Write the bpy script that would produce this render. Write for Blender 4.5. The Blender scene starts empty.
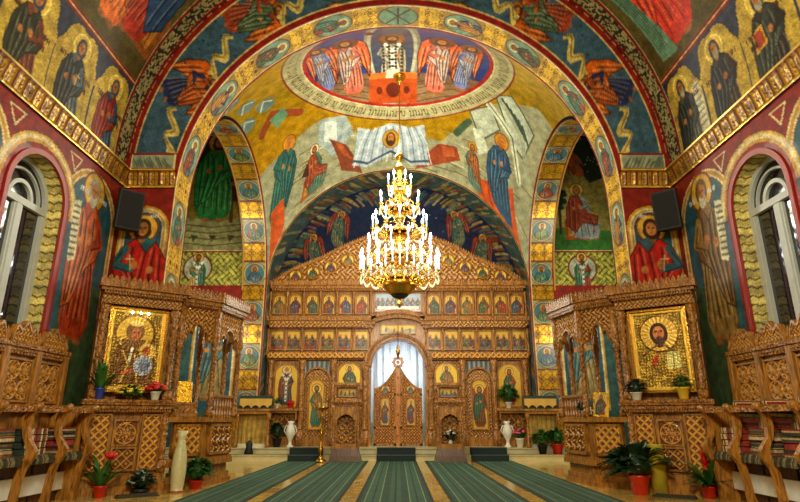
import bpy, math, random
import numpy as np
from mathutils import Matrix, Vector
PI = math.pi
sc = bpy.context.scene
C = sc.collection
# ---------------------------------------------------------------- camera, world, lights
F_PX, CX, CY, EYE = 560.0, 398.0, 251.0, 1.3
TILT = math.atan(169 / F_PX)
cd = bpy.data.cameras.new('camera'); cam = bpy.data.objects.new('camera', cd); C.objects.link(cam)
cd.sensor_width = 36; cd.lens = 36 * F_PX / 800; cd.clip_end = 200; cd.clip_start = .05
cd.shift_x = (400 - CX) / 800 + .0
cam.location = (0, 0, EYE); cam.rotation_euler = (PI / 2 + TILT, 0, 0)
sc.camera = cam
w = bpy.data.worlds.new('night'); sc.world = w; w.use_nodes = True
w.node_tree.nodes['Background'].inputs[0].default_value = (.25, .35, .6, 1)
w.node_tree.nodes['Background'].inputs[1].default_value = .12
def point_light(name, loc, e, r, col=(1, .93, .7)):
    l = bpy.data.lights.new(name, 'POINT'); l.energy = e; l.shadow_soft_size = r; l.color = col
    o = bpy.data.objects.new(name, l); o.location = loc; C.objects.link(o); return o
def area_light(name, loc, rot, e, sx, sy, col=(1, .88, .7)):
    l = bpy.data.lights.new(name, 'AREA'); l.shape = 'RECTANGLE'; l.size = sx; l.size_y = sy; l.energy = e; l.color = col
    o = bpy.data.objects.new(name, l); o.location = loc; o.rotation_euler = rot; C.objects.link(o); return o
# unseen fill lights added in the nave, crossing chandelier, small lamps behind the screen
point_light('nave_fill', (0, 0.0, 6.4), 2000, .9)
point_light('nave_fill', (0, 5.4, 7.6), 300, .9)
point_light('crossing_lamp', (0, 16.5, 9.6), 420, .5)
point_light('crossing_lamp', (0, 16.5, 7.9), 420, .9)
point_light('crossing_lamp', (0, 16.5, 5.1), 560, 1.1)
point_light('sanctuary_lamp', (0, 22.7, 3.2), 95, .3, (.85, .93, 1))
point_light('side_lamp', (-7.0, 16.5, 4.5), 200, .5)
point_light('side_lamp', (7.0, 16.5, 4.5), 200, .5)
sc.view_settings.view_transform = 'Standard'; sc.view_settings.look = 'None'; sc.view_settings.gamma = 1
sc.view_settings.use_curve_mapping = False
sc.view_settings.exposure = 0.45
sc.cycles.use_denoising = True
sc.cycles.diffuse_bounces = 4; sc.cycles.glossy_bounces = 3; sc.cycles.transmission_bounces = 4; sc.cycles.transparent_max_bounces = 6
sc.cycles.sample_clamp_indirect = 4; sc.cycles.caustics_reflective = False; sc.cycles.caustics_refractive = False

# ---------------------------------------------------------------- materials
def lin(c):
    c = np.asarray(c, float) / 255.0
    return np.where(c <= .04045, c / 12.92, ((c + .055) / 1.055) ** 2.4)
def _mat(name):
    m = bpy.data.materials.new(name); m.use_nodes = True
    return m, m.node_tree.nodes, m.node_tree.links, m.node_tree.nodes['Principled BSDF']
def m_plain(name, rgb, rough=.5, metal=0, noise=.25, scale=8, bump=0, bscale=30, emit=0, coat=0):
    m, N, L, b = _mat(name); c = lin(rgb)
    tc = N.new('ShaderNodeTexCoord'); t = N.new('ShaderNodeTexNoise'); t.inputs['Scale'].default_value = scale; t.inputs['Detail'].default_value = 6
    L.new(tc.outputs['Object'], t.inputs['Vector'])
    mx = N.new('ShaderNodeMix'); mx.data_type = 'RGBA'; L.new(t.outputs['Fac'], mx.inputs['Factor'])
    mx.inputs[6].default_value = (*(c * (1 - noise)), 1); mx.inputs[7].default_value = (*np.minimum(c * (1 + noise), 1), 1)
    L.new(mx.outputs[2], b.inputs['Base Color'])
    b.inputs['Roughness'].default_value = rough; b.inputs['Metallic'].default_value = metal
    if coat: b.inputs['Coat Weight'].default_value = coat
    if bump:
        v = N.new('ShaderNodeTexNoise'); v.inputs['Scale'].default_value = bscale; L.new(tc.outputs['Object'], v.inputs['Vector'])
        bp = N.new('ShaderNodeBump'); bp.inputs['Strength'].default_value = bump; bp.inputs['Distance'].default_value = .02
        L.new(v.outputs['Fac'], bp.inputs['Height']); L.new(bp.outputs[0], b.inputs['Normal'])
    if emit:
        b.inputs['Emission Color'].default_value = (*c, 1); b.inputs['Emission Strength'].default_value = emit
    return m
def m_wood(name, a, b_, rough=.38, bump=.6, scale=1.0, carve=0):
    m, N, L, b = _mat(name)
    tc = N.new('ShaderNodeTexCoord'); mp = N.new('ShaderNodeMapping'); mp.inputs['Scale'].default_value = (6 * scale, 6 * scale, 1.1 * scale)
    t = N.new('ShaderNodeTexNoise'); t.inputs['Scale'].default_value = 3; t.inputs['Detail'].default_value = 9; t.inputs['Distortion'].default_value = 1.2
    L.new(tc.outputs['Object'], mp.inputs['Vector']); L.new(mp.outputs[0], t.inputs['Vector'])
    r = N.new('ShaderNodeValToRGB'); r.color_ramp.elements[0].color = (*lin(b_), 1); r.color_ramp.elements[1].color = (*lin(a), 1)
    r.color_ramp.elements[0].position = .32; r.color_ramp.elements[1].position = .66
    L.new(t.outputs['Fac'], r.inputs['Fac']); L.new(r.outputs[0], b.inputs['Base Color'])
    b.inputs['Roughness'].default_value = rough; b.inputs['Coat Weight'].default_value = .25; b.inputs['Coat Roughness'].default_value = .25
    if carve:
        v = N.new('ShaderNodeTexVoronoi'); v.feature = 'SMOOTH_F1'; v.inputs['Scale'].default_value = carve
        L.new(tc.outputs['Object'], v.inputs['Vector'])
        bp = N.new('ShaderNodeBump'); bp.inputs['Strength'].default_value = 1.0; bp.inputs['Distance'].default_value = .045
        L.new(v.outputs['Distance'], bp.inputs['Height']); L.new(bp.outputs[0], b.inputs['Normal'])
    else:
        bp = N.new('ShaderNodeBump'); bp.inputs['Strength'].default_value = bump; bp.inputs['Distance'].default_value = .01
        L.new(t.outputs['Fac'], bp.inputs['Height']); L.new(bp.outputs[0], b.inputs['Normal'])
    return m
def m_paint(name, rough=.5, metal=0, grain=.25, bump=.15, scale=7, coat=.0):
    m, N, L, b = _mat(name)
    at = N.new('ShaderNodeAttribute'); at.attribute_name = 'Col'
    tc = N.new('ShaderNodeTexCoord'); t = N.new('ShaderNodeTexNoise'); t.inputs['Scale'].default_value = scale; t.inputs['Detail'].default_value = 8
    L.new(tc.outputs['Object'], t.inputs['Vector'])
    r = N.new('ShaderNodeMapRange'); r.inputs[1].default_value = .3; r.inputs[2].default_value = .7
    r.inputs[3].default_value = 1 - grain; r.inputs[4].default_value = 1 + grain
    L.new(t.outputs['Fac'], r.inputs[0])
    mx = N.new('ShaderNodeVectorMath'); mx.operation = 'SCALE'
    L.new(at.outputs['Color'], mx.inputs[0]); L.new(r.outputs[0], mx.inputs['Scale']); L.new(mx.outputs[0], b.inputs['Base Color'])
    b.inputs['Roughness'].default_value = rough; b.inputs['Metallic'].default_value = max(metal, 0)
    if metal < 0:   # gold leaf only where the paint is gold
        s_ = N.new('ShaderNodeSeparateColor'); L.new(at.outputs['Color'], s_.inputs[0])
        m1 = N.new('ShaderNodeMath'); m1.operation = 'MULTIPLY_ADD'; m1.inputs[1].default_value = -2; L.new(s_.outputs[2], m1.inputs[0]); L.new(s_.outputs[1], m1.inputs[2])
        m2 = N.new('ShaderNodeMath'); m2.operation = 'MULTIPLY'; m2.inputs[1].default_value = 2.0; m2.use_clamp = True; L.new(m1.outputs[0], m2.inputs[0]); L.new(m2.outputs[0], b.inputs['Metallic'])
    if coat: b.inputs['Coat Weight'].default_value = coat
    bp = N.new('ShaderNodeBump'); bp.inputs['Strength'].default_value = bump; bp.inputs['Distance'].default_value = .02
    L.new(t.outputs['Fac'], bp.inputs['Height']); L.new(bp.outputs[0], b.inputs['Normal'])
    return m
FRESCO = m_paint('fresco', .5, 0, .42, .12, 5, .03)
FRESCO.node_tree.nodes['Principled BSDF'].inputs['Specular IOR Level'].default_value = .3
SOFFIT = m_paint('gilded_soffit', .6, 0, .36, .2, 4)
SOFFIT.node_tree.nodes['Principled BSDF'].inputs['Specular IOR Level'].default_value = .12
GILT = m_paint('gilded_fresco', .3, -1, .34, .3, 3.5)
ICON = m_paint('painted_icon', .35, .1, .12, .1, 20, .2)
RIZA = m_paint('gold_icon_cover', .3, .55, .15, .5, 30)
CARVED = m_paint('carved_oak', .42, 0, .3, .25, 14, .2)
MARBLE = m_paint('marble_floor', .16, 0, .25, .03, 5, .3)
CARPET = m_paint('carpet_pile', .9, 0, .3, .6, 40)
WOOD = m_wood('oak', (190, 128, 46), (104, 62, 18))
WOOD_D = m_wood('dark_oak', (100, 58, 20), (50, 28, 10))
WOOD_C = m_wood('oak_carved_moulding', (184, 122, 42), (104, 60, 16), carve=17)
WOOD_F = m_wood('oak_fine_moulding', (188, 124, 42), (108, 62, 16), carve=26)
BRASS = m_plain('brass', (214, 160, 60), .22, .95, .15, 10, .3, 30)
CRYSTAL = m_plain('crystal', (255, 236, 190), .06, .3, .05)
BULB = m_plain('lit_bulb', (225, 238, 255), .3, 0, .0, emit=26)
CANDLE = m_plain('candle_glass', (190, 212, 240), .3, 0, .05, emit=1.2)
WHITE = m_plain('white_ceramic', (222, 220, 206), .25, 0, .1)
RED = m_plain('red_glaze', (196, 34, 20), .25, 0, .15)
BLACK = m_plain('black_plastic', (8, 8, 9), .6, 0, .2, 40, .2, 120)
LEAF = m_plain('leaf', (44, 96, 34), .4, 0, .5, 20)
LEAF_D = m_plain('dark_leaf', (28, 58, 34), .35, 0, .5, 20)
FLOWER_R = m_plain('red_petal', (206, 24, 30), .5, 0, .3, 30)
FLOWER_Y = m_plain('yellow_petal', (224, 190, 50), .5, 0, .3, 30)
FLOWER_P = m_plain('pink_petal', (214, 90, 120), .5, 0, .3, 30)

# ---------------------------------------------------------------- object helpers
def setp(o, label=None, cat=None, group=None, kind=None):
    if label: o['label'] = label
    if cat: o['category'] = cat
    if group: o['group'] = group
    if kind: o['kind'] = kind
    return o
def thing(name, label, cat, loc=(0, 0, 0), rz=0, group=None):
    o = bpy.data.objects.new(name, None); C.objects.link(o); o.location = loc; o.rotation_euler = (0, 0, rz)
    return setp(o, label, cat, group)
def link(name, me, parent=None, mat=None, smooth=False):
    if mat: me.materials.append(mat)
    if smooth: me.polygons.foreach_set('use_smooth', np.ones(len(me.polygons), bool))
    o = bpy.data.objects.new(name, me); C.objects.link(o)
    if parent: o.parent = parent
    return o
class MB:
    def __init__(s, M=None): s.v = []; s.f = []; s.M = M or Matrix()
    def add(s, vs, fs):
        n = len(s.v); M = s.M
        s.v += [tuple(M @ Vector(p)) for p in vs]; s.f += [tuple(i + n for i in f) for f in fs]; return s
    def box(s, x0, x1, y0, y1, z0, z1):
        return s.add([(x, y, z) for z in (z0, z1) for x, y in ((x0, y0), (x1, y0), (x1, y1), (x0, y1))],
                     [(3, 2, 1, 0), (4, 5, 6, 7), (0, 1, 5, 4), (1, 2, 6, 5), (2, 3, 7, 6), (3, 0, 4, 7)])
    def bevbox(s, x0, x1, y0, y1, z0, z1, b=.015):
        # box with chamfered front/vertical edges
        p = [(x0 + b, y0), (x1 - b, y0), (x1, y0 + b), (x1, y1 - b), (x1 - b, y1), (x0 + b, y1), (x0, y1 - b), (x0, y0 + b)]
        return s.prism(p, z0, z1)
    def prism(s, poly, z0, z1, sc1=1.0):
        n = len(poly); cx = sum(p[0] for p in poly) / n; cy = sum(p[1] for p in poly) / n
        v = [(x, y, z0) for x, y in poly] + [(cx + (x - cx) * sc1, cy + (y - cy) * sc1, z1) for x, y in poly]
        return s.add(v, [tuple(range(n))[::-1], tuple(range(n, 2 * n))] + [(i, (i + 1) % n, n + (i + 1) % n, n + i) for i in range(n)])
    def band(s, xs, zl, zh, y0, y1):
        n = len(xs); v = []
        for x, a, b in zip(xs, zl, zh): v += [(x, y0, a), (x, y0, b), (x, y1, a), (x, y1, b)]
        f = [(0, 2, 3, 1), (4 * n - 4, 4 * n - 3, 4 * n - 1, 4 * n - 2)]
        for i in range(n - 1):
            a = 4 * i; c = a + 4
            f += [(a, a + 1, c + 1, c), (a + 2, c + 2, c + 3, a + 3), (a + 1, a + 3, c + 3, c + 1), (a, c, c + 2, a + 2)]
        return s.add(v, f)
    def arc(s, cx, cz, r0, r1, y0, y1, a0=0, a1=PI, n=28):
        v = []; f = []
        for i in range(n + 1):
            a = a0 + (a1 - a0) * i / n; c_, s_ = math.cos(a), math.sin(a)
            v += [(cx + r0 * c_, y0, cz + r0 * s_), (cx + r1 * c_, y0, cz + r1 * s_), (cx + r0 * c_, y1, cz + r0 * s_), (cx + r1 * c_, y1, cz + r1 * s_)]
        for i in range(n):
            a = 4 * i; c = a + 4
            f += [(a, c, c + 1, a + 1), (a + 2, a + 3, c + 3, c + 2), (a + 1, c + 1, c + 3, a + 3), (a, a + 2, c + 2, c)]
        f += [(0, 1, 3, 2), (4 * n, 4 * n + 2, 4 * n + 3, 4 * n + 1)]
        return s.add(v, f)
    def lathe(s, prof, c=(0, 0, 0), n=14):
        v = []; f = []
        for r, z in prof:
            for k in range(n):
                a = 2 * PI * k / n; v.append((c[0] + r * math.cos(a), c[1] + r * math.sin(a), c[2] + z))
        m = len(prof)
        for i in range(m - 1):
            for k in range(n): f.append((i * n + k, i * n + (k + 1) % n, (i + 1) * n + (k + 1) % n, (i + 1) * n + k))
        f.append(tuple(range(n))[::-1]); f.append(tuple(range((m - 1) * n, m * n)))
        return s.add(v, f)
    def tube(s, pts, r, n=6, r1=None):
        P_ = [Vector(p) for p in pts]; v = []; f = []; m = len(P_)
        for i, p in enumerate(P_):
            t = (P_[min(i + 1, m - 1)] - P_[max(i - 1, 0)]).normalized()
            a = t.orthogonal().normalized() if i == 0 else (pa - t * pa.dot(t)).normalized()
            pa = a; b = t.cross(a); rr = r if r1 is None else r + (r1 - r) * i / (m - 1)
            if hasattr(r, '__len__'): rr = r[i]
            for k in range(n):
                q = p + (a * math.cos(2 * PI * k / n) + b * math.sin(2 * PI * k / n)) * rr; v.append(tuple(q))
        for i in range(m - 1):
            for k in range(n): f.append((i * n + k, i * n + (k + 1) % n, (i + 1) * n + (k + 1) % n, (i + 1) * n + k))
        f.append(tuple(range(n))[::-1]); f.append(tuple(range((m - 1) * n, m * n)))
        return s.add(v, f)
    def ball(s, c, r, n=8, sz=1.0):
        return s.lathe([(max(r * math.sin(PI * i / n), .0005), -r * sz * math.cos(PI * i / n)) for i in range(n + 1)], c, n)
    def blade(s, base, d, L, wd, droop=.5, n=6, up=1.0):
        # curved leaf: base, horizontal direction angle, length, width
        v = []; f = []
        for i in range(n + 1):
            t = i / n; r = L * t * (1 - .25 * up * (1 - t)); z = up * L * (t - droop * t * t * 1.3)
            ww = wd * math.sin(PI * min(.999, .12 + .88 * t)) * .5
            x = base[0] + r * math.cos(d) * (1 - .35 * up); y = base[1] + r * math.sin(d) * (1 - .35 * up)
            v += [(x - ww * math.sin(d), y + ww * math.cos(d), base[2] + z), (x, y, base[2] + z - ww * .35), (x + ww * math.sin(d), y - ww * math.cos(d), base[2] + z)]
        for i in range(n):
            a = 3 * i; f += [(a, a + 1, a + 4, a + 3), (a + 1, a + 2, a + 5, a + 4)]
        return s.add(v, f)
    def build(s, name, mat, parent=None, smooth=False):
        me = bpy.data.meshes.new(name); me.from_pydata(s.v, [], s.f); me.update()
        return link(name, me, parent, mat, smooth)
def cornice(mb, x0, x1, z0, z1, y, proj, dent=.09, crest=0, ct=.12):
    h = z1 - z0
    mb.box(x0, x1, y - proj * .35, y + .12, z0, z0 + h * .3)
    mb.box(x0 - proj * .3, x1 + proj * .3, y - proj * .7, y + .12, z0 + h * .3, z0 + h * .62)
    mb.box(x0 - proj * .5, x1 + proj * .5, y - proj, y + .12, z0 + h * .62, z1)
    n = max(2, int((x1 - x0) / dent))
    for i in range(n):
        a = x0 + (x1 - x0) * i / n; mb.box(a, a + (x1 - x0) / n * .55, y - proj * .62, y - proj * .3, z0 + h * .05, z0 + h * .3)
    if crest:
        n = max(2, int((x1 - x0 + proj) / ct)); ww = (x1 - x0 + proj) / n
        for i in range(n):
            a = x0 - proj * .5 + ww * i
            mb.band([a, a + ww * .2, a + ww * .5, a + ww * .8, a + ww], [z1] * 5, [z1 + crest * .25, z1 + crest * .7, z1 + crest, z1 + crest * .7, z1 + crest * .25], y - proj, y - proj + .03)

# ---------------------------------------------------------------- painted / carved grid surfaces
def sstep(a, b, x):
    t = np.clip((x - a) / (b - a), 0, 1); return t * t * (3 - 2 * t)
rng = np.random.RandomState(7)
class Cv:
    """colour field over a regular (u, v) grid in metres"""
    def __init__(s, u0, u1, v0, v1, step):
        s.nu = max(3, int(round((u1 - u0) / step)) + 1); s.nv = max(3, int(round((v1 - v0) / step)) + 1)
        s.u = np.linspace(u0, u1, s.nu); s.v = np.linspace(v0, v1, s.nv); s.step = step
        s.U, s.V = np.meshgrid(s.u, s.v, indexing='ij'); s.rgb = np.zeros((s.nu, s.nv, 3)); s.rgb[:] = (.5, .5, .5)
        s.h = np.zeros((s.nu, s.nv)); s.noise = rng.rand(s.nu, s.nv)
    def sl(s, a, b, c, d):
        i0, i1 = np.searchsorted(s.u, (a - s.step, b + s.step)); j0, j1 = np.searchsorted(s.v, (c - s.step, d + s.step))
        return (slice(i0, i1), slice(j0, j1))
    def mix(s, k, m, col):
        m = np.clip(m, 0, 1)[..., None]; s.rgb[k] = s.rgb[k] * (1 - m) + np.asarray(col, float) * m
    def fill(s, col): s.rgb[:] = col
    def rect(s, a, b, c, d, col):
        k = s.sl(a, b, c, d); U, V = s.U[k], s.V[k]; s.mix(k, (U >= a) & (U <= b) & (V >= c) & (V <= d), col)
    def ell(s, cx, cy, rx, ry, col, rin=0, ang=0):
        R = max(rx, ry); k = s.sl(cx - R, cx + R, cy - R, cy + R); U, V = s.U[k] - cx, s.V[k] - cy
        if ang: U, V = U * math.cos(ang) + V * math.sin(ang), -U * math.sin(ang) + V * math.cos(ang)
        r = np.sqrt((U / rx) ** 2 + (V / ry) ** 2); e = s.step / min(rx, ry) * .5
        m = 1 - sstep(1 - e, 1 + e, r)
        if rin: m = m * sstep(rin - e, rin + e, r)
        s.mix(k, m, col)
    def inpoly(s, k, P_):
        U, V = s.U[k], s.V[k]; ins = np.zeros(U.shape, bool); n = len(P_)
        for i in range(n):
            x0, y0 = P_[i]; x1, y1 = P_[(i + 1) % n]
            if y0 == y1: continue
            ins ^= ((y0 > V) != (y1 > V)) & (U < (x1 - x0) * (V - y0) / (y1 - y0) + x0)
        return ins
    def poly(s, P_, col, stripe=None):
        xs = [p[0] for p in P_]; ys = [p[1] for p in P_]; k = s.sl(min(xs), max(xs), min(ys), max(ys))
        if s.U[k].size: s.mix(k, s.inpoly(k, P_), col)
    def line(s, P_, wd, col):
        for (x0, y0), (x1, y1) in zip(P_[:-1], P_[1:]):
            k = s.sl(min(x0, x1) - wd, max(x0, x1) + wd, min(y0, y1) - wd, max(y0, y1) + wd); U, V = s.U[k], s.V[k]
            if not U.size: continue
            dx, dy = x1 - x0, y1 - y0; t = np.clip(((U - x0) * dx + (V - y0) * dy) / max(dx * dx + dy * dy, 1e-9), 0, 1)
            d = np.hypot(U - x0 - t * dx, V - y0 - t * dy); e = s.step * .5
            s.mix(k, 1 - sstep(max(wd / 2 - e, 0), wd / 2 + e, d), col)
    def mottle(s, amt=.2, k=None):
        s.rgb *= 1 + amt * (s.noise[..., None] - .5)
    def ornament(s, a, b, c, d, cell=.5, bg=(196, 150, 40), fg=(110, 52, 16), ox=0, oy=0, wdt=.3):
        k = s.sl(a, b, c, d); U, V = s.U[k], s.V[k]; M = (U >= a) & (U <= b) & (V >= c) & (V <= d)
        p = ((U - a - ox) / cell % 1) * 2 - 1; q = ((V - c - oy) / cell % 1) * 2 - 1
        r = np.hypot(p, q); th = np.arctan2(q, p)
        f = np.minimum(abs(r - .62 - .2 * np.cos(4 * th)), abs(r - .28 - .12 * np.cos(8 * th)))
        f = np.minimum(f, abs(np.sin(4 * th) * r) * .8 + .02)
        s.mix(k, M, bg); s.mix(k, M * (1 - sstep(wdt * .35, wdt * .7, f * 2)), fg)
    def scroll(s, a, b, c, d, cell=.6, bg=(200, 165, 60), fg=(96, 70, 20)):
        k = s.sl(a, b, c, d); U, V = s.U[k], s.V[k]; M = (U >= a) & (U <= b) & (V >= c) & (V <= d)
        p, q = U / cell * 2 * PI, V / cell * 2 * PI
        f = np.sin(p + 1.6 * np.sin(q)) * np.sin(q + 1.6 * np.sin(p)); g = np.sin(2.3 * p + 2 * np.cos(1.3 * q))
        s.mix(k, M, bg); s.mix(k, M * (1 - sstep(.1, .28, abs(f))), fg); s.mix(k, M * .5 * (g > .8), (60, 80, 30))
    def speck(s, a, b, c, d, sz=.07, cols=((170, 160, 110), (48, 42, 34))):
        k = s.sl(a, b, c, d); U, V = s.U[k], s.V[k]; M = (U >= a) & (U <= b) & (V >= c) & (V <= d)
        i = np.floor(U / sz).astype(int); j = np.floor(V / sz).astype(int); hsh = ((i * 73856093) ^ (j * 19349663)) % 97 / 97.0
        s.mix(k, M, cols[0]); s.mix(k, M & ((hsh < .42)), cols[1])
    def glyphs(s, x, y, wd, ht, n, col=(50, 40, 20), ang=0):
        # rows of painted lettering strokes
        for i in range(n):
            gx = x + wd * (i + .5) / n
            for _ in range(2):
                a = rng.rand() * ht * .6; o = (rng.rand() - .5) * wd / n * .7
                s.line([(gx + o, y + a * .2), (gx + o * .6, y + ht - a * .3)], ht * .13, col)
            if rng.rand() > .4: s.line([(gx - wd / n * .3, y + ht * rng.rand()), (gx + wd / n * .3, y + ht * rng.rand())], ht * .12, col)

SKIN = (186, 122, 62)
def figure(c, x, y, h, robe, mantle, rot=0, flip=1, hair=(62, 34, 14), beard=None, halo=(214, 172, 60), ring=(120, 50, 20), seat=False,
           item=None, wings=None, fat=1.0, hood=None, bust=False, feet=True, face=SKIN):
    ca, sa = math.cos(rot), math.sin(rot)
    def T(px, py): px *= flip * fat; return (x + (px * ca - py * sa) * h, y + (px * sa + py * ca) * h)
    def Tp(P_): return [T(*p) for p in P_]
    dk = lambda q, k=.42: tuple(np.asarray(q) * k)
    lt = lambda q, k=.3: tuple(np.asarray(q) * (1 - k) + 255 * k * np.array((1, .95, .75)))
    if wings is not None:
        for sgn in (-1, 1):
            W = [(sgn * .05, .78), (sgn * .2, .95), (sgn * .3, .84), (sgn * .34, .55), (sgn * .3, .22), (sgn * .2, .42), (sgn * .1, .5)]
            c.poly(Tp(W), wings)
            for j in range(5): c.line(Tp([(sgn * (.1 + .04 * j), .82 - .03 * j), (sgn * (.17 + .035 * j), .42 - .04 * j)]), .012 * h, dk(wings) if j % 2 else lt(wings, .35))
            c.line(Tp(W + W[:1]), .012 * h, dk(wings, .3))
    if halo is not None:
        hx, hy = T(0, .9); c.ell(hx, hy, .125 * h, .125 * h, ring); c.ell(hx, hy, .11 * h, .11 * h, halo)
    if not seat:
        R = [(-.09, .79), (-.15, .66), (-.14, .45), (-.17, .1), (-.13, .02), (-.02, .0), (.12, .02), (.17, .1), (.14, .42), (.16, .64), (.1, .78), (.04, .83), (-.04, .83)]
        M_ = [(-.1, .79), (-.18, .64), (-.2, .4), (-.18, .16), (-.08, .2), (.03, .42), (.15, .5), (.18, .6), (.13, .74), (.04, .82), (-.04, .7)]
    else:
        R = [(-.12, .78), (-.18, .6), (-.18, .35), (-.1, .04), (.1, .0), (.3, .03), (.34, .2), (.33, .4), (.2, .48), (.16, .62), (.11, .78), (0, .83)]
        M_ = [(-.12, .78), (-.2, .55), (-.22, .25), (-.08, .12), (.06, .3), (.3, .26), (.33, .42), (.16, .48), (.1, .6), (.02, .8)]
        c.poly(Tp([(-.26, .36), (.2, .36), (.2, .0), (-.26, .0)]), (150, 84, 30)); c.poly(Tp([(-.2, .3), (.14, .3), (.14, .06), (-.2, .06)]), (196, 132, 50))
    c.poly(Tp(R), robe)
    for j in range(6):
        a = -.12 + .048 * j
        jx = .012 * math.sin(j * 5.1 + h * 7); e1 = .3 * (.5 + .5 * math.sin(j * 3.3 + x))
        c.line(Tp([(a * .6, .72 - e1 * .3), (a * 1.0 + jx, .42), (a * 1.25 - jx, .06 + e1 * .25)]), (.008 + .006 * (j % 2)) * h, dk(robe, .5))
        c.line(Tp([(a * .6 + .022, .62), (a * 1.0 + .026 + jx, .38), (a * 1.25 + .02, .12)]), .01 * h, lt(robe))
    c.poly(Tp(M_), mantle)
    if seat: folds = [[(-.14, .7), (-.15, .45), (-.16, .2)], [(-.08, .72), (-.06, .45), (-.08, .18)], [(0, .5), (.12, .4), (.28, .38)], [(-.02, .38), (.12, .33), (.28, .31)], [(.2, .4), (.24, .24), (.22, .08)]]
    else: folds = [[(-.14, .68), (-.15, .45), (-.15, .2)], [(-.1, .74), (-.08, .5), (-.13, .2)], [(-.04, .7), (-.02, .5), (-.08, .26)], [(.1, .74), (.12, .62), (.02, .44)], [(.05, .74), (.06, .6), (-.02, .36)]]
    for k_, q in enumerate(folds):
        c.line(Tp(q), .013 * h, dk(mantle)); c.line(Tp([(a + .022, b) for a, b in q]), .012 * h, lt(mantle, .28))
    c.line(Tp(M_ + M_[:1]), .008 * h, dk(mantle, .35)); 
    # arms and hands
    c.line(Tp([(.1, .73), (.17, .6), (.05, .57)]), .06 * h, robe); c.line(Tp([(.12, .7), (.18, .59), (.06, .545)]), .01 * h, dk(robe))
    hx, hy = T(.03, .6); c.ell(hx, hy, .028 * h, .035 * h, face)
    hx, hy = T(-.08, .56); c.ell(hx, hy, .028 * h, .03 * h, face)
    if item == 'book': c.poly(Tp([(-.17, .68), (-.04, .7), (-.03, .52), (-.16, .5)]), (196, 150, 50)); c.poly(Tp([(-.15, .66), (-.06, .68), (-.05, .54), (-.14, .52)]), (150, 60, 30))
    if item == 'scroll':
        c.poly(Tp([(.14, .8), (.26, .82), (.27, .32), (.17, .3)]), (220, 214, 178))
        for j in range(7): c.line(Tp([(.165, .77 - .065 * j), (.245, .775 - .065 * j)]), .014 * h, (90, 84, 60))
    if item == 'cross': c.line(Tp([(.05, .56), (.065, .68)]), .011 * h, (206, 186, 130)); c.line(Tp([(.035, .645), (.09, .65)]), .011 * h, (206, 186, 130))
    if item == 'stole':
        for sgn in (-1, 1): c.line(Tp([(sgn * .1, .78), (0, .62)]), .055 * h, (226, 222, 206))
        c.line(Tp([(0, .66), (0, .12)]), .055 * h, (226, 222, 206))
        for j in range(5): hx, hy = T(0, .6 - .11 * j); c.ell(hx, hy, .02 * h, .02 * h, (40, 40, 44))
        for sgn in (-1, 1): hx, hy = T(sgn * .06, .72); c.ell(hx, hy, .02 * h, .02 * h, (40, 40, 44))
    if feet and not bust:
        for q in ((-.06, .0), (.07, .0)) if not seat else ((.12, .0), (.27, .01)):
            hx, hy = T(*q); c.ell(hx, hy, .045 * h, .02 * h, (150, 90, 44))
    # head
    c.line(Tp([(0, .8), (0, .87)]), .05 * h, dk(face, .75))
    hc = hood or hair
    hx, hy = T(0, .905); c.ell(hx, hy, .064 * h, .078 * h, hc)
    if hood or beard is None: hx, hy = T(0, .87); c.ell(hx, hy, .07 * h, .06 * h, hc)
    hx, hy = T(0, .895); c.ell(hx, hy, .042 * h, .056 * h, face)
    if beard: hx, hy = T(0, .845); c.ell(hx, hy, .04 * h, .05 * h, beard); hx, hy = T(0, .9); c.ell(hx, hy, .038 * h, .036 * h, face)
    if h > .8:
        for sgn in (-1, 1): hx, hy = T(sgn * .017, .905); c.ell(hx, hy, .009 * h, .006 * h, (40, 22, 10))
        c.line(Tp([(0, .905), (.003, .878)]), .007 * h, dk(face, .6)); c.line(Tp([(-.012, .864), (.012, .864)]), .006 * h, (130, 50, 30))
def bust(c, x, y, r, bg, robe, mantle, ring=(120, 44, 20), **kw):
    c.ell(x, y, r, r, (206, 190, 130)); c.ell(x, y, r * .93, r * .93, bg)
    kw.setdefault('halo', (232, 196, 90))
    k = c.sl(x - 3 * r, x + 3 * r, y - 4 * r, y + 2 * r); old = c.rgb[k].copy(); out = np.hypot(c.U[k] - x, c.V[k] - y) > r * .93
    h = r * 3.0; figure(c, x, y - h * .76, h, robe, mantle, bust=True, feet=False, **kw)
    c.rgb[k] = np.where(out[..., None], old, c.rgb[k])
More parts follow.
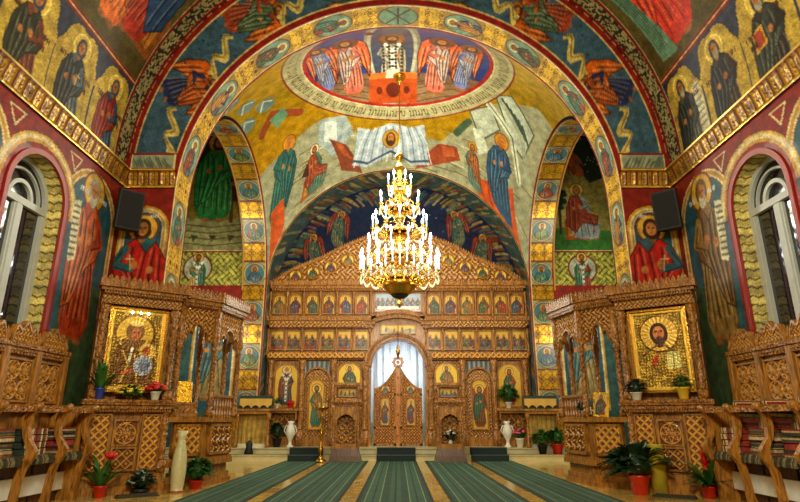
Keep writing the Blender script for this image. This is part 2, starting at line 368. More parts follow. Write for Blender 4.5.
def grid_mesh(name, c, X, Y, Z, mat, parent=None, mask=None, smooth=True, flip=False):
    nu, nv = c.nu, c.nv
    co = np.stack([X, Y, Z], -1).reshape(-1, 3).astype(np.float32)
    idx = np.arange(nu * nv).reshape(nu, nv)
    q = np.stack([idx[:-1, :-1], idx[1:, :-1], idx[1:, 1:], idx[:-1, 1:]], -1)
    if flip: q = q[..., ::-1]
    if mask is not None:
        mk = mask[:-1, :-1] & mask[1:, :-1] & mask[1:, 1:] & mask[:-1, 1:]; q = q[mk]
    q = q.reshape(-1, 4)
    used = np.zeros(nu * nv, bool); used[q.ravel()] = True; rm = np.cumsum(used) - 1
    co = co[used]; q = rm[q].astype(np.int32); cc = np.clip(c.rgb.reshape(-1, 3)[used], 0, 255); lu = cc.mean(1, keepdims=True); cc = np.clip((lu + (cc - lu) * 1.08) * .93, 0, 255); col = lin(cc)
    me = bpy.data.meshes.new(name); me.vertices.add(len(co)); me.vertices.foreach_set('co', co.ravel())
    me.loops.add(q.size); me.loops.foreach_set('vertex_index', q.ravel())
    me.polygons.add(len(q)); me.polygons.foreach_set('loop_start', np.arange(0, q.size, 4, dtype=np.int32))
    a = me.color_attributes.new('Col', 'FLOAT_COLOR', 'POINT')
    a.data.foreach_set('color', np.concatenate([col, np.ones((len(col), 1))], 1).astype(np.float32).ravel())
    me.update(calc_edges=True)
    return link(name, me, parent, mat, smooth)
def panel(name, x0, x1, z0, z1, y, paint, mat, parent, step=.02, mask=None, depth=0.0, M=None):
    """flat painted or relief panel facing -y (local), optional matrix"""
    c = Cv(x0, x1, z0, z1, step); paint(c)
    X, Y, Z = c.U, y - depth * c.h, c.V
    if M is not None:
        M = np.array(M); P_ = np.stack([X, Y, Z], -1) @ M[:3, :3].T + M[:3, 3]; X, Y, Z = P_[..., 0], P_[..., 1], P_[..., 2]
    return grid_mesh(name, c, X, Y, Z, mat, parent, mask(c) if mask else None, smooth=depth > 0)
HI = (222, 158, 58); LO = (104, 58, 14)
def carve(c, style, a, b, z0, z1, cell=.3, hi=HI, lo=LO):
    k = c.sl(a, b, z0, z1); U, V = c.U[k], c.V[k]; M = (U >= a) & (U <= b) & (V >= z0) & (V <= z1)
    p = (U - a) / cell; q = (V - z0) / cell
    if style == 'rings':
        g = 9
        for ox, oy in ((0, 0), (.5, .5)):
            r = np.hypot((p + ox) % 1 - .5, (q + oy) % 1 - .5); g = np.minimum(g, np.minimum(abs(r - .42), r + .06))
        h = 1 - sstep(.07, .13, g)
    elif style == 'scroll':
        P2, Q2 = p * 2 * PI, q * 2 * PI
        f = np.sin(P2 + 1.7 * np.sin(Q2)) * np.sin(Q2 + 1.7 * np.sin(P2 + .6)); h = 1 - sstep(.16, .34, abs(f))
    elif style == 'rosette':
        pp = p % 1 - .5; qq = q % 1 - .5; r = np.hypot(pp, qq); th = np.arctan2(qq, pp)
        h = 1 - sstep(.02, .06, np.minimum(abs(r - .3 - .1 * np.cos(8 * th)), abs(r - .14 - .06 * np.cos(6 * th)) )); h = np.maximum(h, 1 - sstep(.05, .07, r)); h = np.maximum(h, 1 - sstep(.02, .05, abs(r - .47)))
    elif style == 'lattice':
        h = 1 - sstep(.1, .2, np.minimum(abs((p + q) % 1 - .5), abs((p - q) % 1 - .5)) * 2 - .02)
        h = np.maximum(h, 1 - sstep(.1, .16, np.hypot(p % 1 - .5, q % 1 - .5)))
    elif style == 'vine':
        f = abs(np.sin(q * PI * 2) * .3 - (p % 1 - .5)); h = 1 - sstep(.06, .12, f)
        r = np.hypot((p % 1 - .5) - .22 * np.sign(np.cos(q * PI * 2)), ((q * 2) % 1 - .5) * .5); h = np.maximum(h, 1 - sstep(.12, .18, r))
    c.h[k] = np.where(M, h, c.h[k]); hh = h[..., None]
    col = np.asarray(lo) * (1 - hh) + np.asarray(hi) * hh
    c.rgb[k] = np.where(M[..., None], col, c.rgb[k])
# ================================================================ the setting
W_, Y1, Y2, Y3 = 6.2, 11.75, 12.65, 20.5
R1, ZC1, ZCV = 5.07, 6.3, 7.0
def structure(o, lab=None):
    o['kind'] = 'structure'
    return o
# ---- floor and platform
def m_marble():
    m, N, L, b = _mat('marble_slabs')
    tc = N.new('ShaderNodeTexCoord'); br = N.new('ShaderNodeTexBrick'); br.inputs['Scale'].default_value = 1
    br.inputs['Brick Width'].default_value = .9; br.inputs['Row Height'].default_value = .6; br.inputs['Mortar Size'].default_value = .008
    br.inputs['Color1'].default_value = (*lin((214, 186, 104)), 1); br.inputs['Color2'].default_value = (*lin((196, 160, 78)), 1); br.inputs['Mortar'].default_value = (*lin((110, 86, 40)), 1)
    t = N.new('ShaderNodeTexNoise'); t.inputs['Scale'].default_value = 2.2; t.inputs['Detail'].default_value = 9; t.inputs['Distortion'].default_value = 1.5
    L.new(tc.outputs['Object'], br.inputs['Vector']); L.new(tc.outputs['Object'], t.inputs['Vector'])
    mr = N.new('ShaderNodeMapRange'); mr.inputs[1].default_value = .3; mr.inputs[2].default_value = .7; mr.inputs[3].default_value = .6; mr.inputs[4].default_value = 1.25
    L.new(t.outputs['Fac'], mr.inputs[0]); v = N.new('ShaderNodeVectorMath'); v.operation = 'SCALE'
    L.new(br.outputs['Color'], v.inputs[0]); L.new(mr.outputs[0], v.inputs['Scale']); L.new(v.outputs[0], b.inputs['Base Color'])
    b.inputs['Roughness'].default_value = .18; b.inputs['Coat Weight'].default_value = .3
    return m
MARB = m_marble()
structure(MB().box(-9.2, 9.2, -6, 26, -.3, 0).build('floor', MARB))
pf = MB(); pf.box(-8.6, 8.6, 20.05, 26, 0, .4); pf.box(-8.6, 8.6, 19.75, 20.05, 0, .2)
pf.box(-8.6, 8.6, 19.72, 20.05, .17, .2); pf.box(-8.6, 8.6, 20.02, 20.06, .37, .4)
structure(pf.build('trim_1', m_plain('pale_marble', (206, 196, 150), .25, 0, .25, 4)))

RED_ = (132, 24, 16); GOLD_ = (208, 160, 44); TEAL = (44, 88, 100); CREAM = (224, 206, 150)
# ---- side walls
def win_arch(d, z, r, zs): return np.where(z < zs, abs(d), np.hypot(d, z - zs)) - r
WIN = (8.96, 5.51, 2.06)
def paint_wall(sgn):
    def f(c):
        c.fill((128, 30, 18)); U, V = c.U, c.V
        c.mix(slice(None), V < 3.9, (74, 78, 40))
        for yc in (10.6, 7.15, 3.7, .25):
            d = U - yc; g = win_arch(d, V, 0, 5.2)
            for r, col in ((.98, CREAM), (.94, (190, 140, 40)), (.86, CREAM), (.82, (120, 28, 18)), (.8, TEAL)):
                c.mix(slice(None), (g < r) & (V > 3.3), col)
            c.mix(slice(None), (g < .8) & (V <= 3.9), (66, 84, 52))
        for yc in WIN:
            d = U - yc; g = win_arch(d, V, 0, 4.97)
            for r, col in ((1.12, (206, 168, 60)), (1.08, CREAM), (1.0, (200, 150, 40)), (.94, RED_)): c.mix(slice(None), (g < r) & (V > 2), col)
            c.mix(slice(None), (g < 1.12) & (g > .94) & (V < 4.9), TEAL)
            for q in (yc - .87, yc + .87):
                c.poly([(q - .22, 6.2), (q + .22, 6.2), (q, 5.85)], CREAM); c.poly([(q - .16, 6.16), (q + .16, 6.16), (q, 5.92)], RED_)
        # standing saints between the windows
        if sgn < 0:
            figure(c, 10.62, 2.75, 3.35, (168, 60, 26), (190, 90, 34), beard=(190, 182, 160), hair=(170, 160, 140), fat=.85, item=None)
            c.poly([(10.0, 5.35), (10.24, 5.42), (10.32, 4.25), (10.08, 4.15)], (226, 220, 180))
            for j in range(9): c.line([(10.03 + .006 * j, 5.25 - .12 * j), (10.21 + .006 * j, 5.28 - .12 * j)], .045, (96, 90, 60))
            figure(c, 7.15, 2.75, 3.35, (60, 90, 96), (170, 120, 50), beard=(120, 110, 90), fat=.85)
        else:
            figure(c, 10.62, 2.75, 3.35, (150, 118, 60), (116, 84, 40), beard=(200, 190, 164), hair=(110, 84, 50), fat=.85)
            c.poly([(10.0, 5.35), (10.24, 5.42), (10.32, 4.25), (10.08, 4.15)], (226, 220, 180))
            for j in range(9): c.line([(10.03 + .006 * j, 5.25 - .12 * j), (10.21 + .006 * j, 5.28 - .12 * j)], .045, (96, 90, 60))
            figure(c, 7.15, 2.75, 3.35, (170, 120, 50), (60, 90, 96), beard=(120, 110, 90), fat=.85)
        for q in (10.62, 7.15): c.glyphs(q - .5, 5.62, .32, .1, 5, (220, 226, 220)); c.glyphs(q + .2, 5.62, .32, .1, 5, (220, 226, 220))
        c.mottle(.25)
    return f
def hole(c):
    m = np.ones(c.U.shape, bool)
    for yc in WIN: m &= ~((win_arch(c.U - yc, c.V, .76, 4.97) < 0) & (c.V > 2.45))
    return m
def side_wall(sgn, nm):
    for (a, b, st) in ((6.0, Y1, .025), (-6.0, 6.0, .05)):
        c = Cv(a, b, 0, 6.36, st); paint_wall(sgn)(c)
        structure(grid_mesh(nm, c, c.U * 0 + sgn * W_, c.U, c.V, FRESCO, mask=hole(c), smooth=False))
side_wall(-1, 'wall_left'); side_wall(1, 'wall_right')
GLASS = m_plain('dark_window_glass', (10, 14, 22), .04, 0, .1); GLASS.node_tree.nodes['Principled BSDF'].inputs['Specular IOR Level'].default_value = .9
PAINTED = m_plain('grey_painted_wood', (186, 190, 184), .4, 0, .15, 10)
REDT = m_plain('red_painted_plaster', (150, 34, 20), .4, 0, .2, 6)
wn = 0
for sgn in (-1, 1):
    for yc in WIN[:2]:
        wn += 1
        # reveal painted as cream stepped bricks
        L1 = 2.82; A = PI * .76; c = Cv(0, 2 * L1 + A, 0, .36, .022)
        br = (c.U / .16 % 1); zz = abs(c.V / .18 % 1 - .5) * .5
        k = ((c.U / .16 + zz) % 1)
        c.rgb[:] = np.where((k < .8)[..., None], (214, 196, 120), (92, 70, 28)); c.rgb *= (.8 + .4 * (np.floor(c.U / .16) % 2)[..., None] * .5 + .1)
        c.mix(slice(None), (c.V > .31) | (c.V < .03), (60, 40, 20)); c.mottle(.3)
        s_ = c.U; a_ = np.clip((s_ - L1) / .76, 0, PI)
        yy = yc + np.where(s_ < L1, .76, np.where(s_ > L1 + A, -.76, .76 * np.cos(a_)))
        zz = np.where(s_ < L1, 2.15 + s_, np.where(s_ > L1 + A, 2.15 + (2 * L1 + A - s_), 4.97 + .76 * np.sin(a_)))
        root = thing('window_%d' % wn, None, None, (sgn * 6.53, yc, 0), -sgn * PI / 2); del_ = None
        root['kind'] = 'structure'
        rv = grid_mesh('window_reveal', c, sgn * (W_ + c.V), yy, zz, FRESCO)
        rv.parent = root; rv.matrix_parent_inverse = (Matrix.Translation(root.location) @ Matrix.Rotation(root.rotation_euler.z, 4, 'Z')).inverted()
        fr = MB(); b = .07
        fr.arc(0, 4.97, .66, .76, -.04, .05); fr.box(-.76, -.66, -.04, .05, 2.15, 4.97); fr.box(.66, .76, -.04, .05, 2.15, 4.97)
        fr.box(-.7, .7, -.06, .05, 4.86, 4.98); fr.box(-.06, .06, -.05, .05, 2.15, 4.9); fr.box(-.7, .7, -.05, .05, 2.15, 2.26)
        fr.arc(0, 4.97, .26, .33, -.04, .05); fr.arc(0, 4.97, .5, .54, -.03, .04)
        for sx in (-1, 1):
            fr.box(sx * .36 - .3, sx * .36 - .25, -.03, .05, 2.2, 4.9); fr.box(sx * .36 + .25, sx * .36 + .3, -.03, .05, 2.2, 4.9)
        fr.build('window_frame', PAINTED, root)
        g = MB(); n = 20
        g.band([-.7 + 1.4 * i / n for i in range(n + 1)], [2.5] * (n + 1), [4.97 + math.sqrt(max(.49 - (-.7 + 1.4 * i / n) ** 2, 0)) for i in range(n + 1)], .02, .03)
        g.build('window_glass', GLASS, root)
        t = MB(); t.arc(0, 4.97, .74, .84, -.36, -.315, n=36); t.box(-.84, -.75, -.36, -.315, 2.0, 4.97); t.box(.75, .84, -.36, -.315, 2.0, 4.97)
        t.box(-.84, .84, -.37, .05, 2.0, 2.15)
        t.build('window_surround', REDT, root)
        # dark board added outside the glass to stand for the night
        structure(MB().box(sgn * 7.2 - .02, sgn * 7.2 + .02, yc - 1.2, yc + 1.2, 2, 6.2).build('night_board', m_plain('night', (8, 10, 16), .9)))
# ---- side cornices with gilded leaf pattern
def paint_cornice(c):
    c.fill((170, 122, 40)); U, V = c.U, c.V
    p = (U / .24) % 1 - .5
    m = (np.abs(p) < .42 * np.cos((V - .2) / .17 * 1.57) ** .6 * (1 - .45 * np.abs(np.sin((V - .2) * 48)))) & (abs(V - .2) < .16) & (np.abs(np.abs(p) - .16) > .05)
    c.fill((196, 150, 52)); c.mix(slice(None), m, (104, 44, 14)); c.mix(slice(None), (abs(p) < .05) & (V < .3), (92, 44, 14)); c.mix(slice(None), abs(abs(p) - .5) < .07, (100, 66, 20))
    c.mix(slice(None), (V < .045), (222, 190, 90)); c.mix(slice(None), (V > .39), (222, 190, 90)); c.mix(slice(None), (V > .35) & (V < .38), (110, 30, 16))
    c.h[:] = .4 * sstep(0, .44, V) + .25 * (V > .36) + .15 * (V < .05) + .12 * m
tn = 1
for sgn in (-1, 1):
    c = Cv(-6, Y1, 0, .42, .025) if False else Cv(5.5, Y1, 0, .42, .025); paint_cornice(c)
    tn += 1; structure(grid_mesh('trim_%d' % tn, c, sgn * (W_ - .02 - .2 * c.h), c.U, 6.33 + c.V, GILT))
    c = Cv(-6, 5.5, 0, .42, .05); paint_cornice(c)
    tn += 1; structure(grid_mesh('trim_%d' % tn, c, sgn * (W_ - .02 - .2 * c.h), c.U, 6.33 + c.V, GILT))
    c = Cv(R1 - .02, W_, 0, .42, .025); paint_cornice(c)
    tn += 1; structure(grid_mesh('trim_%d' % tn, c, sgn * c.U, Y1 - .02 - .2 * c.h, 6.33 + c.V, GILT))
# ---- nave vault
def vault_pos(sgn, v):
    a = np.clip((v - .26) / W_, 0, PI / 2)
    return sgn * np.where(v < .26, W_, W_ * np.cos(a)), np.where(v < .26, 6.74 + v, ZCV + W_ * np.sin(a))
def paint_vault(sgn):
    def f(c):
        U, V = c.U, c.V
        c.fill((96, 84, 36)); c.mix(slice(None), (V > 2.0) & (V < 2.9), (84, 72, 30)); c.mix(slice(None), V < 1.86, (50, 56, 72))
        yy = 10.55; i = 0; g_ = (190, 160, 66)
        women = [((70, 84, 96), (44, 52, 50), None), ((70, 96, 110), (54, 60, 66), None), ((60, 72, 50), (44, 50, 36), None)]
        while yy > -6:
            c.mix(slice(None), (np.where(V < 1.05, abs(U - yy), np.hypot(U - yy, (V - 1.05) * .85) - .04 * np.cos(np.arctan2(V - 1.05, U - yy) * 6)) < .64) & (V < 1.84), g_)
            if yy > 5:
                if sgn < 0:
                    rb = [((60, 84, 120), (150, 40, 24)), ((84, 96, 104), (44, 50, 54)), ((120, 60, 40), (46, 50, 34)), ((90, 90, 60), (60, 50, 40))][i % 4]
                    figure(c, yy, -.5, 2.15, rb[0], rb[1], hair=(50, 56, 70), hood=(52, 66, 84), halo=(222, 184, 70), ring=(240, 222, 130), fat=1.0, flip=1, feet=False, item='cross' if i % 2 else None)
                else:
                    rb = [((70, 74, 70), (40, 46, 46)), ((60, 50, 44), (34, 40, 50)), ((44, 40, 36), (52, 60, 52)), ((90, 90, 60), (60, 50, 40))][i % 4]
                    figure(c, yy, -.5, 2.15, rb[0], rb[1], hair=(44, 50, 60), hood=(44, 54, 66), beard=(170, 160, 130), halo=(222, 184, 70), ring=(240, 222, 130), fat=1.05, flip=-1, feet=False, item='scroll' if i == 0 else ('book' if i == 2 else 'stole' if i == 3 else None))
                c.glyphs(yy - .52, 1.0, .25, .1, 4, (60, 30, 14)); c.glyphs(yy + .3, .9, .25, .1, 4, (60, 30, 14)); c.glyphs(yy + .28, .7, .2, .1, 3, (60, 30, 14))
            yy -= 1.33; i += 1
        c.mix(slice(None), (V > 1.84) & (V < 1.98), RED_); c.mix(slice(None), (V > 1.9) & (V < 1.92), (210, 190, 130))
        # large scenes on the upper vault
        if c.u[-1] > 10:
            if sgn < 0:
                figure(c, 10.25, 2.5, 3.1, (176, 50, 22), (40, 70, 110), seat=True, flip=-1, halo=(206, 160, 60))
                figure(c, 9.4, 2.3, 3.0, (220, 110, 30), (196, 80, 26), flip=-1, fat=.8, halo=None)
                figure(c, 8.55, 2.4, 3.0, (66, 116, 90), (200, 96, 34), flip=1, fat=.8, halo=(206, 160, 60))
                c.line([(8.3, 4.4), (8.55, 3.7), (8.9, 3.3), (9.25, 3.2), (9.1, 2.8)], .2, (196, 206, 176)); c.line([(8.34, 4.3), (8.6, 3.7), (8.92, 3.35)], .05, (96, 110, 96))
                figure(c, 7.2, 2.4, 3.0, (190, 130, 50), (60, 80, 70), flip=1, halo=(206, 160, 60))
            else:
                figure(c, 9.9, 2.2, 3.4, (206, 50, 20), (220, 60, 24), flip=-1, fat=1.25, halo=(206, 160, 60))
                c.poly([(10.5, 5.5), (10.9, 5.2), (10.7, 2.2), (10.1, 2.1), (10.4, 3.5)], (110, 150, 120))
                for j in range(5): c.line([(10.55 + .06 * j, 5.2), (10.35 + .07 * j, 2.4)], .03, (60, 90, 70))
                c.poly([(9.15, 5.2), (9.3, 5.2), (9.35, 3.2), (9.1, 2.6), (8.9, 3.0)], (120, 160, 130))
                c.poly([(8.7, 3.0), (9.0, 2.9), (8.95, 2.5), (8.75, 2.5)], SKIN)
                figure(c, 8.2, 2.7, 2.9, (110, 150, 120), (200, 96, 34), flip=1, fat=.8, halo=(206, 160, 60))
                figure(c, 7.0, 2.4, 3.0, (196, 120, 50), (150, 60, 30), flip=1, halo=(206, 160, 60))
        c.speck(Y1 - .56, Y1, 0, 11, .055)
        for q in (Y1 - .56, Y1 - .06): c.rect(q - .06, q + .02, 0, 11, RED_)
        c.line([(Y1 - .64, 0), (Y1 - .64, 11)], .02, (200, 190, 140))
        c.mottle(.3)
    return f
for sgn in (-1, 1):
    for (a, b, st) in ((6.0, Y1, .028), (-6, 6.0, .12)):
        c = Cv(a, b, 0, .26 + W_ * PI / 2, st); paint_vault(sgn)(c); X, Z = vault_pos(sgn, c.V)
        structure(grid_mesh('ceiling', c, X, c.U, Z, FRESCO))
# ---- transverse arch face (annulus) with flying angels
c = Cv(0, PI * 5.65, 0, 1.13, .028); U, V = c.U, c.V
c.fill((58, 88, 104)); 
for t0, t1 in ((0, 180),):
    for side in (0, 1):
        for ang, colr, mc in ((27, (36, 44, 84), (176, 80, 26)), (51, (150, 60, 34), (80, 104, 74)), (75, (150, 60, 30), (60, 90, 80))):
            a = math.radians(ang if side == 0 else 180 - ang); d = 1 if side == 0 else -1; u = a * 5.65
            figure(c, u - d * .8, .86 if ang < 60 else .7, 1.62, colr, mc, rot=-d * PI / 2 * (1.36 if ang < 40 else 1.2), flip=-d, wings=(196, 92, 24), halo=(150, 104, 40), fat=1.0)
            u2 = u - d * .95
            wv = [(u2 + d * .1 - d * .95 * j / 14, .5 - .2 * j / 14 + .12 * math.sin(j * .75)) for j in range(15)]
            for j in range(14): c.line(wv[j:j + 2], .07 + .1 * abs(math.sin(j * .3)), (206, 186, 104))
            c.line([(a, b + .03) for a, b in wv], .03, (130, 104, 50)); c.poly([wv[-1], (wv[-1][0] - d * .12, wv[-1][1] + .14), (wv[-2][0], wv[-2][1] + .1)], (206, 186, 104))
for i in range(60): c.ell(rng.rand() * PI * 5.65, .15 + .85 * rng.rand(), .03, .03, (30, 50, 58))
for k_, (a, b, col) in enumerate(((0, .1, RED_), (.1, .125, (214, 190, 120)), (1.0, 1.02, (214, 190, 120)), (1.02, 1.2, RED_))): c.rect(-1, 30, a, b, col)
c.rect(-1, .12, 0, 2, RED_); c.rect(PI * 5.65 - .12, 20, 0, 2, RED_); c.mottle(.3)
t_ = U / 5.65; w_ = V / 1.13
X = (R1 + (W_ - R1) * w_) * np.cos(t_); Z = (ZC1 + .84 + (ZCV - ZC1 - .6) * w_ * 0) * 0 + (1 - w_) * (ZC1 + R1 * np.sin(t_)) + w_ * (ZCV + W_ * np.sin(t_))
structure(grid_mesh('wall_arch', c, X, X * 0 + Y1, Z, FRESCO))
# marble-painted impost block and pier faces
for sgn in (-1, 1):
    c = Cv(R1 - .06, W_, 0, .42, .02); c.fill(RED_); c.rect(R1 + .05, W_ - .14, .05, .37, (150, 158, 130))
    for j in range(26): a = R1 + .05 + rng.rand() * .9; c.line([(a, .07), (a + .12, .2 + .15 * rng.rand())], .022, (84, 96, 80))
    c.rect(R1 + .02, R1 + .05, .03, .39, CREAM); c.rect(W_ - .14, W_ - .11, .03, .39, CREAM); tn += 1
    structure(grid_mesh('trim_%d' % tn, c, sgn * c.U, c.U * 0 + Y1 - .1, 6.74 + c.V, FRESCO))
    c = Cv(R1, W_, 0, 6.36, .022); c.fill((128, 30, 18)); xc = (R1 + W_) / 2
    g = win_arch(c.U - xc, c.V, 0, 5.35)
    for r, col in ((.52, (196, 150, 40)), (.47, CREAM), (.43, (200, 150, 60)), (.39, (214, 210, 180)), (.37, TEAL)): c.mix(slice(None), (g < r + .03), col)
    if sgn < 0: figure(c, xc + .02, 2.85, 2.8, (40, 96, 104), (176, 30, 18), hair=(70, 40, 16), seat=False, item='cross', fat=1.15, halo=(220, 176, 70))
    else: figure(c, xc - .02, 2.85, 2.8, (58, 92, 104), (176, 30, 18), hair=(60, 34, 14), seat=False, item='cross', fat=1.15, flip=1, halo=(220, 176, 70))
    c.glyphs(xc - .3, 5.62, .2, .07, 4, (220, 220, 200)); c.glyphs(xc + .1, 5.62, .2, .07, 4, (220, 220, 200))
    c.mottle(.2)
    structure(grid_mesh('wall_pier', c, sgn * c.U, c.U * 0 + Y1, c.V, FRESCO, smooth=False))
# ---- soffit of the first arch with its medallions
VS = 6.3; LA = PI * R1; c = Cv(0, 2 * VS + LA, 0, Y2 - Y1, .025); c.fill(GOLD_)
c.ornament(0, 40, .08, .82, .37, (224, 180, 44), (110, 62, 12), ox=.0, oy=.0, wdt=.28)
mid = VS + LA / 2; mcol = [((60, 84, 110), (150, 60, 30)), ((150, 50, 26), (60, 110, 90)), ((60, 90, 60), (90, 60, 30)), ((60, 70, 100), (196, 130, 50))]
for k_ in range(-8, 9):
    u = mid + k_ * 1.725
    if u < .5 or u > 2 * VS + LA - .5: continue
    c.rect(u - .54, u + .54, .08, .82, (168, 134, 50)); c.ell(u, .45, .53, .37, (90, 40, 20)); c.ell(u, .45, .5, .345, (120, 150, 124))
    if k_ == 0:
        c.ell(u, .45, .42, .3, (120, 150, 120)); c.line([(u - .3, .2), (u + .3, .7)], .04, (60, 50, 30)); c.line([(u - .3, .7), (u + .3, .2)], .04, (60, 50, 30)); c.line([(u, .15), (u, .75)], .04, (60, 50, 30))
    else:
        d = 1 if k_ < 0 else -1; a, b = mcol[k_ % 4]
        kk = c.sl(u - 2, u + 2, -1, 2); old = c.rgb[kk].copy()
        figure(c, u - d * .8, .45, 1.2, a, b, rot=-d * PI / 2, flip=1, bust=True, feet=False, fat=.95, halo=(214, 180, 90), ring=(250, 246, 226), hair=(90, 60, 30), beard=(110, 76, 40) if k_ % 3 else None)  # near-white halo rings paint in the light reflected off the gold
        ou = ((c.U[kk] - u) / .5) ** 2 + ((c.V[kk] - .45) / .345) ** 2 > 1; c.rgb[kk] = np.where(ou[..., None], old, c.rgb[kk])
for a, b, col in ((0, .05, RED_), (.05, .08, CREAM), (.82, .85, CREAM), (.85, 1, RED_)): c.rect(-1, 50, a, b, col)
c.mottle(.25)
a_ = np.clip((c.U - VS) / R1, 0, PI)
X = R1 * np.cos(a_); Z = np.where(c.U < VS, c.U, np.where(c.U > VS + LA, 2 * VS + LA - c.U, ZC1 + R1 * np.sin(a_)))
structure(grid_mesh('wall_arch', c, X, Y1 + c.V, Z, SOFFIT))
# back faces of the first arch (towards the crossing)
mb = MB(); mb.arc(0, ZC1, R1 + .01, R1 + 3.8, Y2 - .02, Y2, n=48)
for sgn in (-1, 1): mb.box(min(sgn * R1, sgn * 8.8), max(sgn * R1, sgn * 8.8), Y2 - .02, Y2, 0, 6.3)
structure(mb.build('wall_arch', m_plain('ochre_plaster', (170, 128, 50), .6, 0, .2, 3)))
# ---- crossing: sail vault between four arches
R3, ZC3 = 4.95, 5.95; RS, YS, ZS = 4.15, 16.35, 5.95; RSPH = math.hypot(R3, RS)
P0, P1 = math.asin((Y2 - YS) / RSPH), math.asin((Y3 - YS) / RSPH)
def crossing(uu, vv):
    """sail vault: uu, vv in 0..1 -> point (left to right, front to back)"""
    ps = P0 + (P1 - P0) * vv; y = YS + RSPH * np.sin(ps); r = RSPH * np.cos(ps)
    t0 = np.arccos(np.clip(R3 / r, -1, 1)); t = PI - t0 - uu * (PI - 2 * t0)
    return r * np.cos(t), y, ZC3 + r * np.sin(t) + .15 * (1 - vv)
c = Cv(-6.5, 6.5, 0, 8.44, .03); PX, PY, PZ = crossing((c.U + 6.5) / 13, c.V / 8.44); ALL = slice(None)
c.fill((214, 172, 34))
def ST(pts, wd, col, dark=None):
    c.line(pts, wd, col)
    if dark: c.line(pts, wd * .25, dark)
# gold-grey landscape bands
c.poly([(-6.5, 8.44), (-6.5, 6.0), (-4.9, 5.9), (-3.4, 5.5), (-2.2, 5.7), (-1.8, 6.6), (1.8, 7.0), (2.9, 5.8), (3.8, 4.5), (5.6, 3.2), (6.5, 3.6), (6.5, 8.44)], (150, 150, 116))
for k_ in range(70):
    x0 = -6 + 12 * rng.rand(); y0 = 6.4 + 2 * rng.rand(); c.line([(x0, y0), (x0 + .5 + .5 * rng.rand(), y0 + .1 - .15 * rng.rand())], .035, [(90, 86, 56), (196, 196, 160), (120, 84, 40)][k_ % 3])
c.poly([(-3.3, 5.5), (-2.2, 5.7), (-1.9, 6.6), (-2.8, 7.3), (-3.5, 6.4)], (150, 164, 160)); c.poly([(-3.1, 5.7), (-2.6, 5.8), (-2.6, 6.9), (-3.2, 6.5)], (196, 206, 196))
c.poly([(-2.95, 6.5), (-2.2, 7.0), (-1.3, 8.4), (-2.3, 8.0)], (120, 56, 30)); c.poly([(-2.8, 6.6), (-2.4, 6.9), (-1.9, 7.7), (-2.3, 7.4)], (166, 84, 46))
c.poly([(.6, 8.4), (1.2, 7.6), (1.7, 7.1), (2.5, 7.0), (2.65, 7.5), (1.6, 8.0)], (140, 62, 30)); c.poly([(1.8, 7.15), (2.4, 7.1), (2.4, 7.45), (1.9, 7.6)], (180, 90, 46))
for q in ((-6.1, 1.5), (-5.9, 2.6), (-5.3, 3.3), (-6.3, 3.6)):
    c.ell(q[0], q[1], .4, .34, (96, 116, 110)); c.line([(q[0] - .3, q[1] + .2), (q[0], q[1] - .25), (q[0] + .3, q[1])], .07, (190, 196, 170))
c.line([(-5.9, 4.6), (-5.2, 4.0), (-4.6, 4.4), (-4.1, 4.7)], .34, (130, 60, 30)); c.poly([(-5.4, 4.2), (-4.7, 4.0), (-4.6, 4.5), (-5.2, 4.8)], (90, 130, 100))
# white arcaded buildings on the right
for pts in ([(3.0, 5.2), (3.8, 4.55), (4.4, 5.4), (3.6, 6.3)], [(3.9, 3.9), (4.5, 3.5), (5.9, 4.6), (5.7, 5.9), (5.0, 5.6)]):
    c.poly(pts, (176, 184, 160)); c.line(pts + pts[:1], .06, (70, 80, 60))
for j in range(6):
    t = j / 5; c.line([(4.2 + 1.1 * t, 3.9 + .7 * t), (4.7 + 1.1 * t, 4.5 + .75 * t)], .1, (60, 76, 66))
c.line([(3.6, 4.4), (5.0, 5.4), (5.6, 6.8)], .28, (196, 200, 172)); c.line([(3.6, 4.4), (5.0, 5.4), (5.6, 6.8)], .05, (80, 86, 70)); c.line([(4.2, 4.1), (5.5, 5.2), (6.0, 6.6)], .2, (150, 156, 130), )
c.line([(2.5, 6.4), (3.0, 5.7)], .3, (60, 84, 60)); c.poly([(3.2, 5.9), (3.6, 5.8), (4.0, 6.6), (3.5, 6.9)], (190, 196, 170))
c.poly([(3.1, 8.44), (3.2, 7.9), (5.3, 7.2), (5.5, 8.44)], (196, 84, 26)); 
for j in range(5): c.line([(3.4 + .4 * j, 8.4), (3.5 + .4 * j, 7.8 - .1 * j)], .06, (130, 44, 16))
figure(c, 3.15, 8.3, 1.75, (84, 110, 96), (160, 84, 40), rot=PI + .05, flip=1, fat=.95, halo=(214, 166, 60), hair=(90, 56, 24))
figure(c, 4.55, 8.4, 2.85, (40, 74, 100), (46, 84, 112), rot=PI, flip=-1, fat=1.15, halo=(206, 156, 50), hood=(180, 110, 40))
figure(c, -5.8, 8.0, 2.75, (40, 96, 84), (30, 84, 80), rot=PI + .42, flip=1, fat=1.25, halo=(206, 156, 50), hood=(196, 126, 40))
c.poly([(-6.2, 8.4), (-6.1, 7.5), (-5.3, 7.5), (-5.0, 8.4)], (196, 84, 26))
figure(c, -3.65, 8.2, 1.75, (70, 110, 90), (140, 60, 34), rot=PI, seat=True, flip=-1, fat=1.1, halo=(226, 214, 180), hair=(80, 46, 20))
c.poly([(-4.3, 7.4), (-4.0, 7.0), (-3.9, 7.5)], (60, 34, 20))
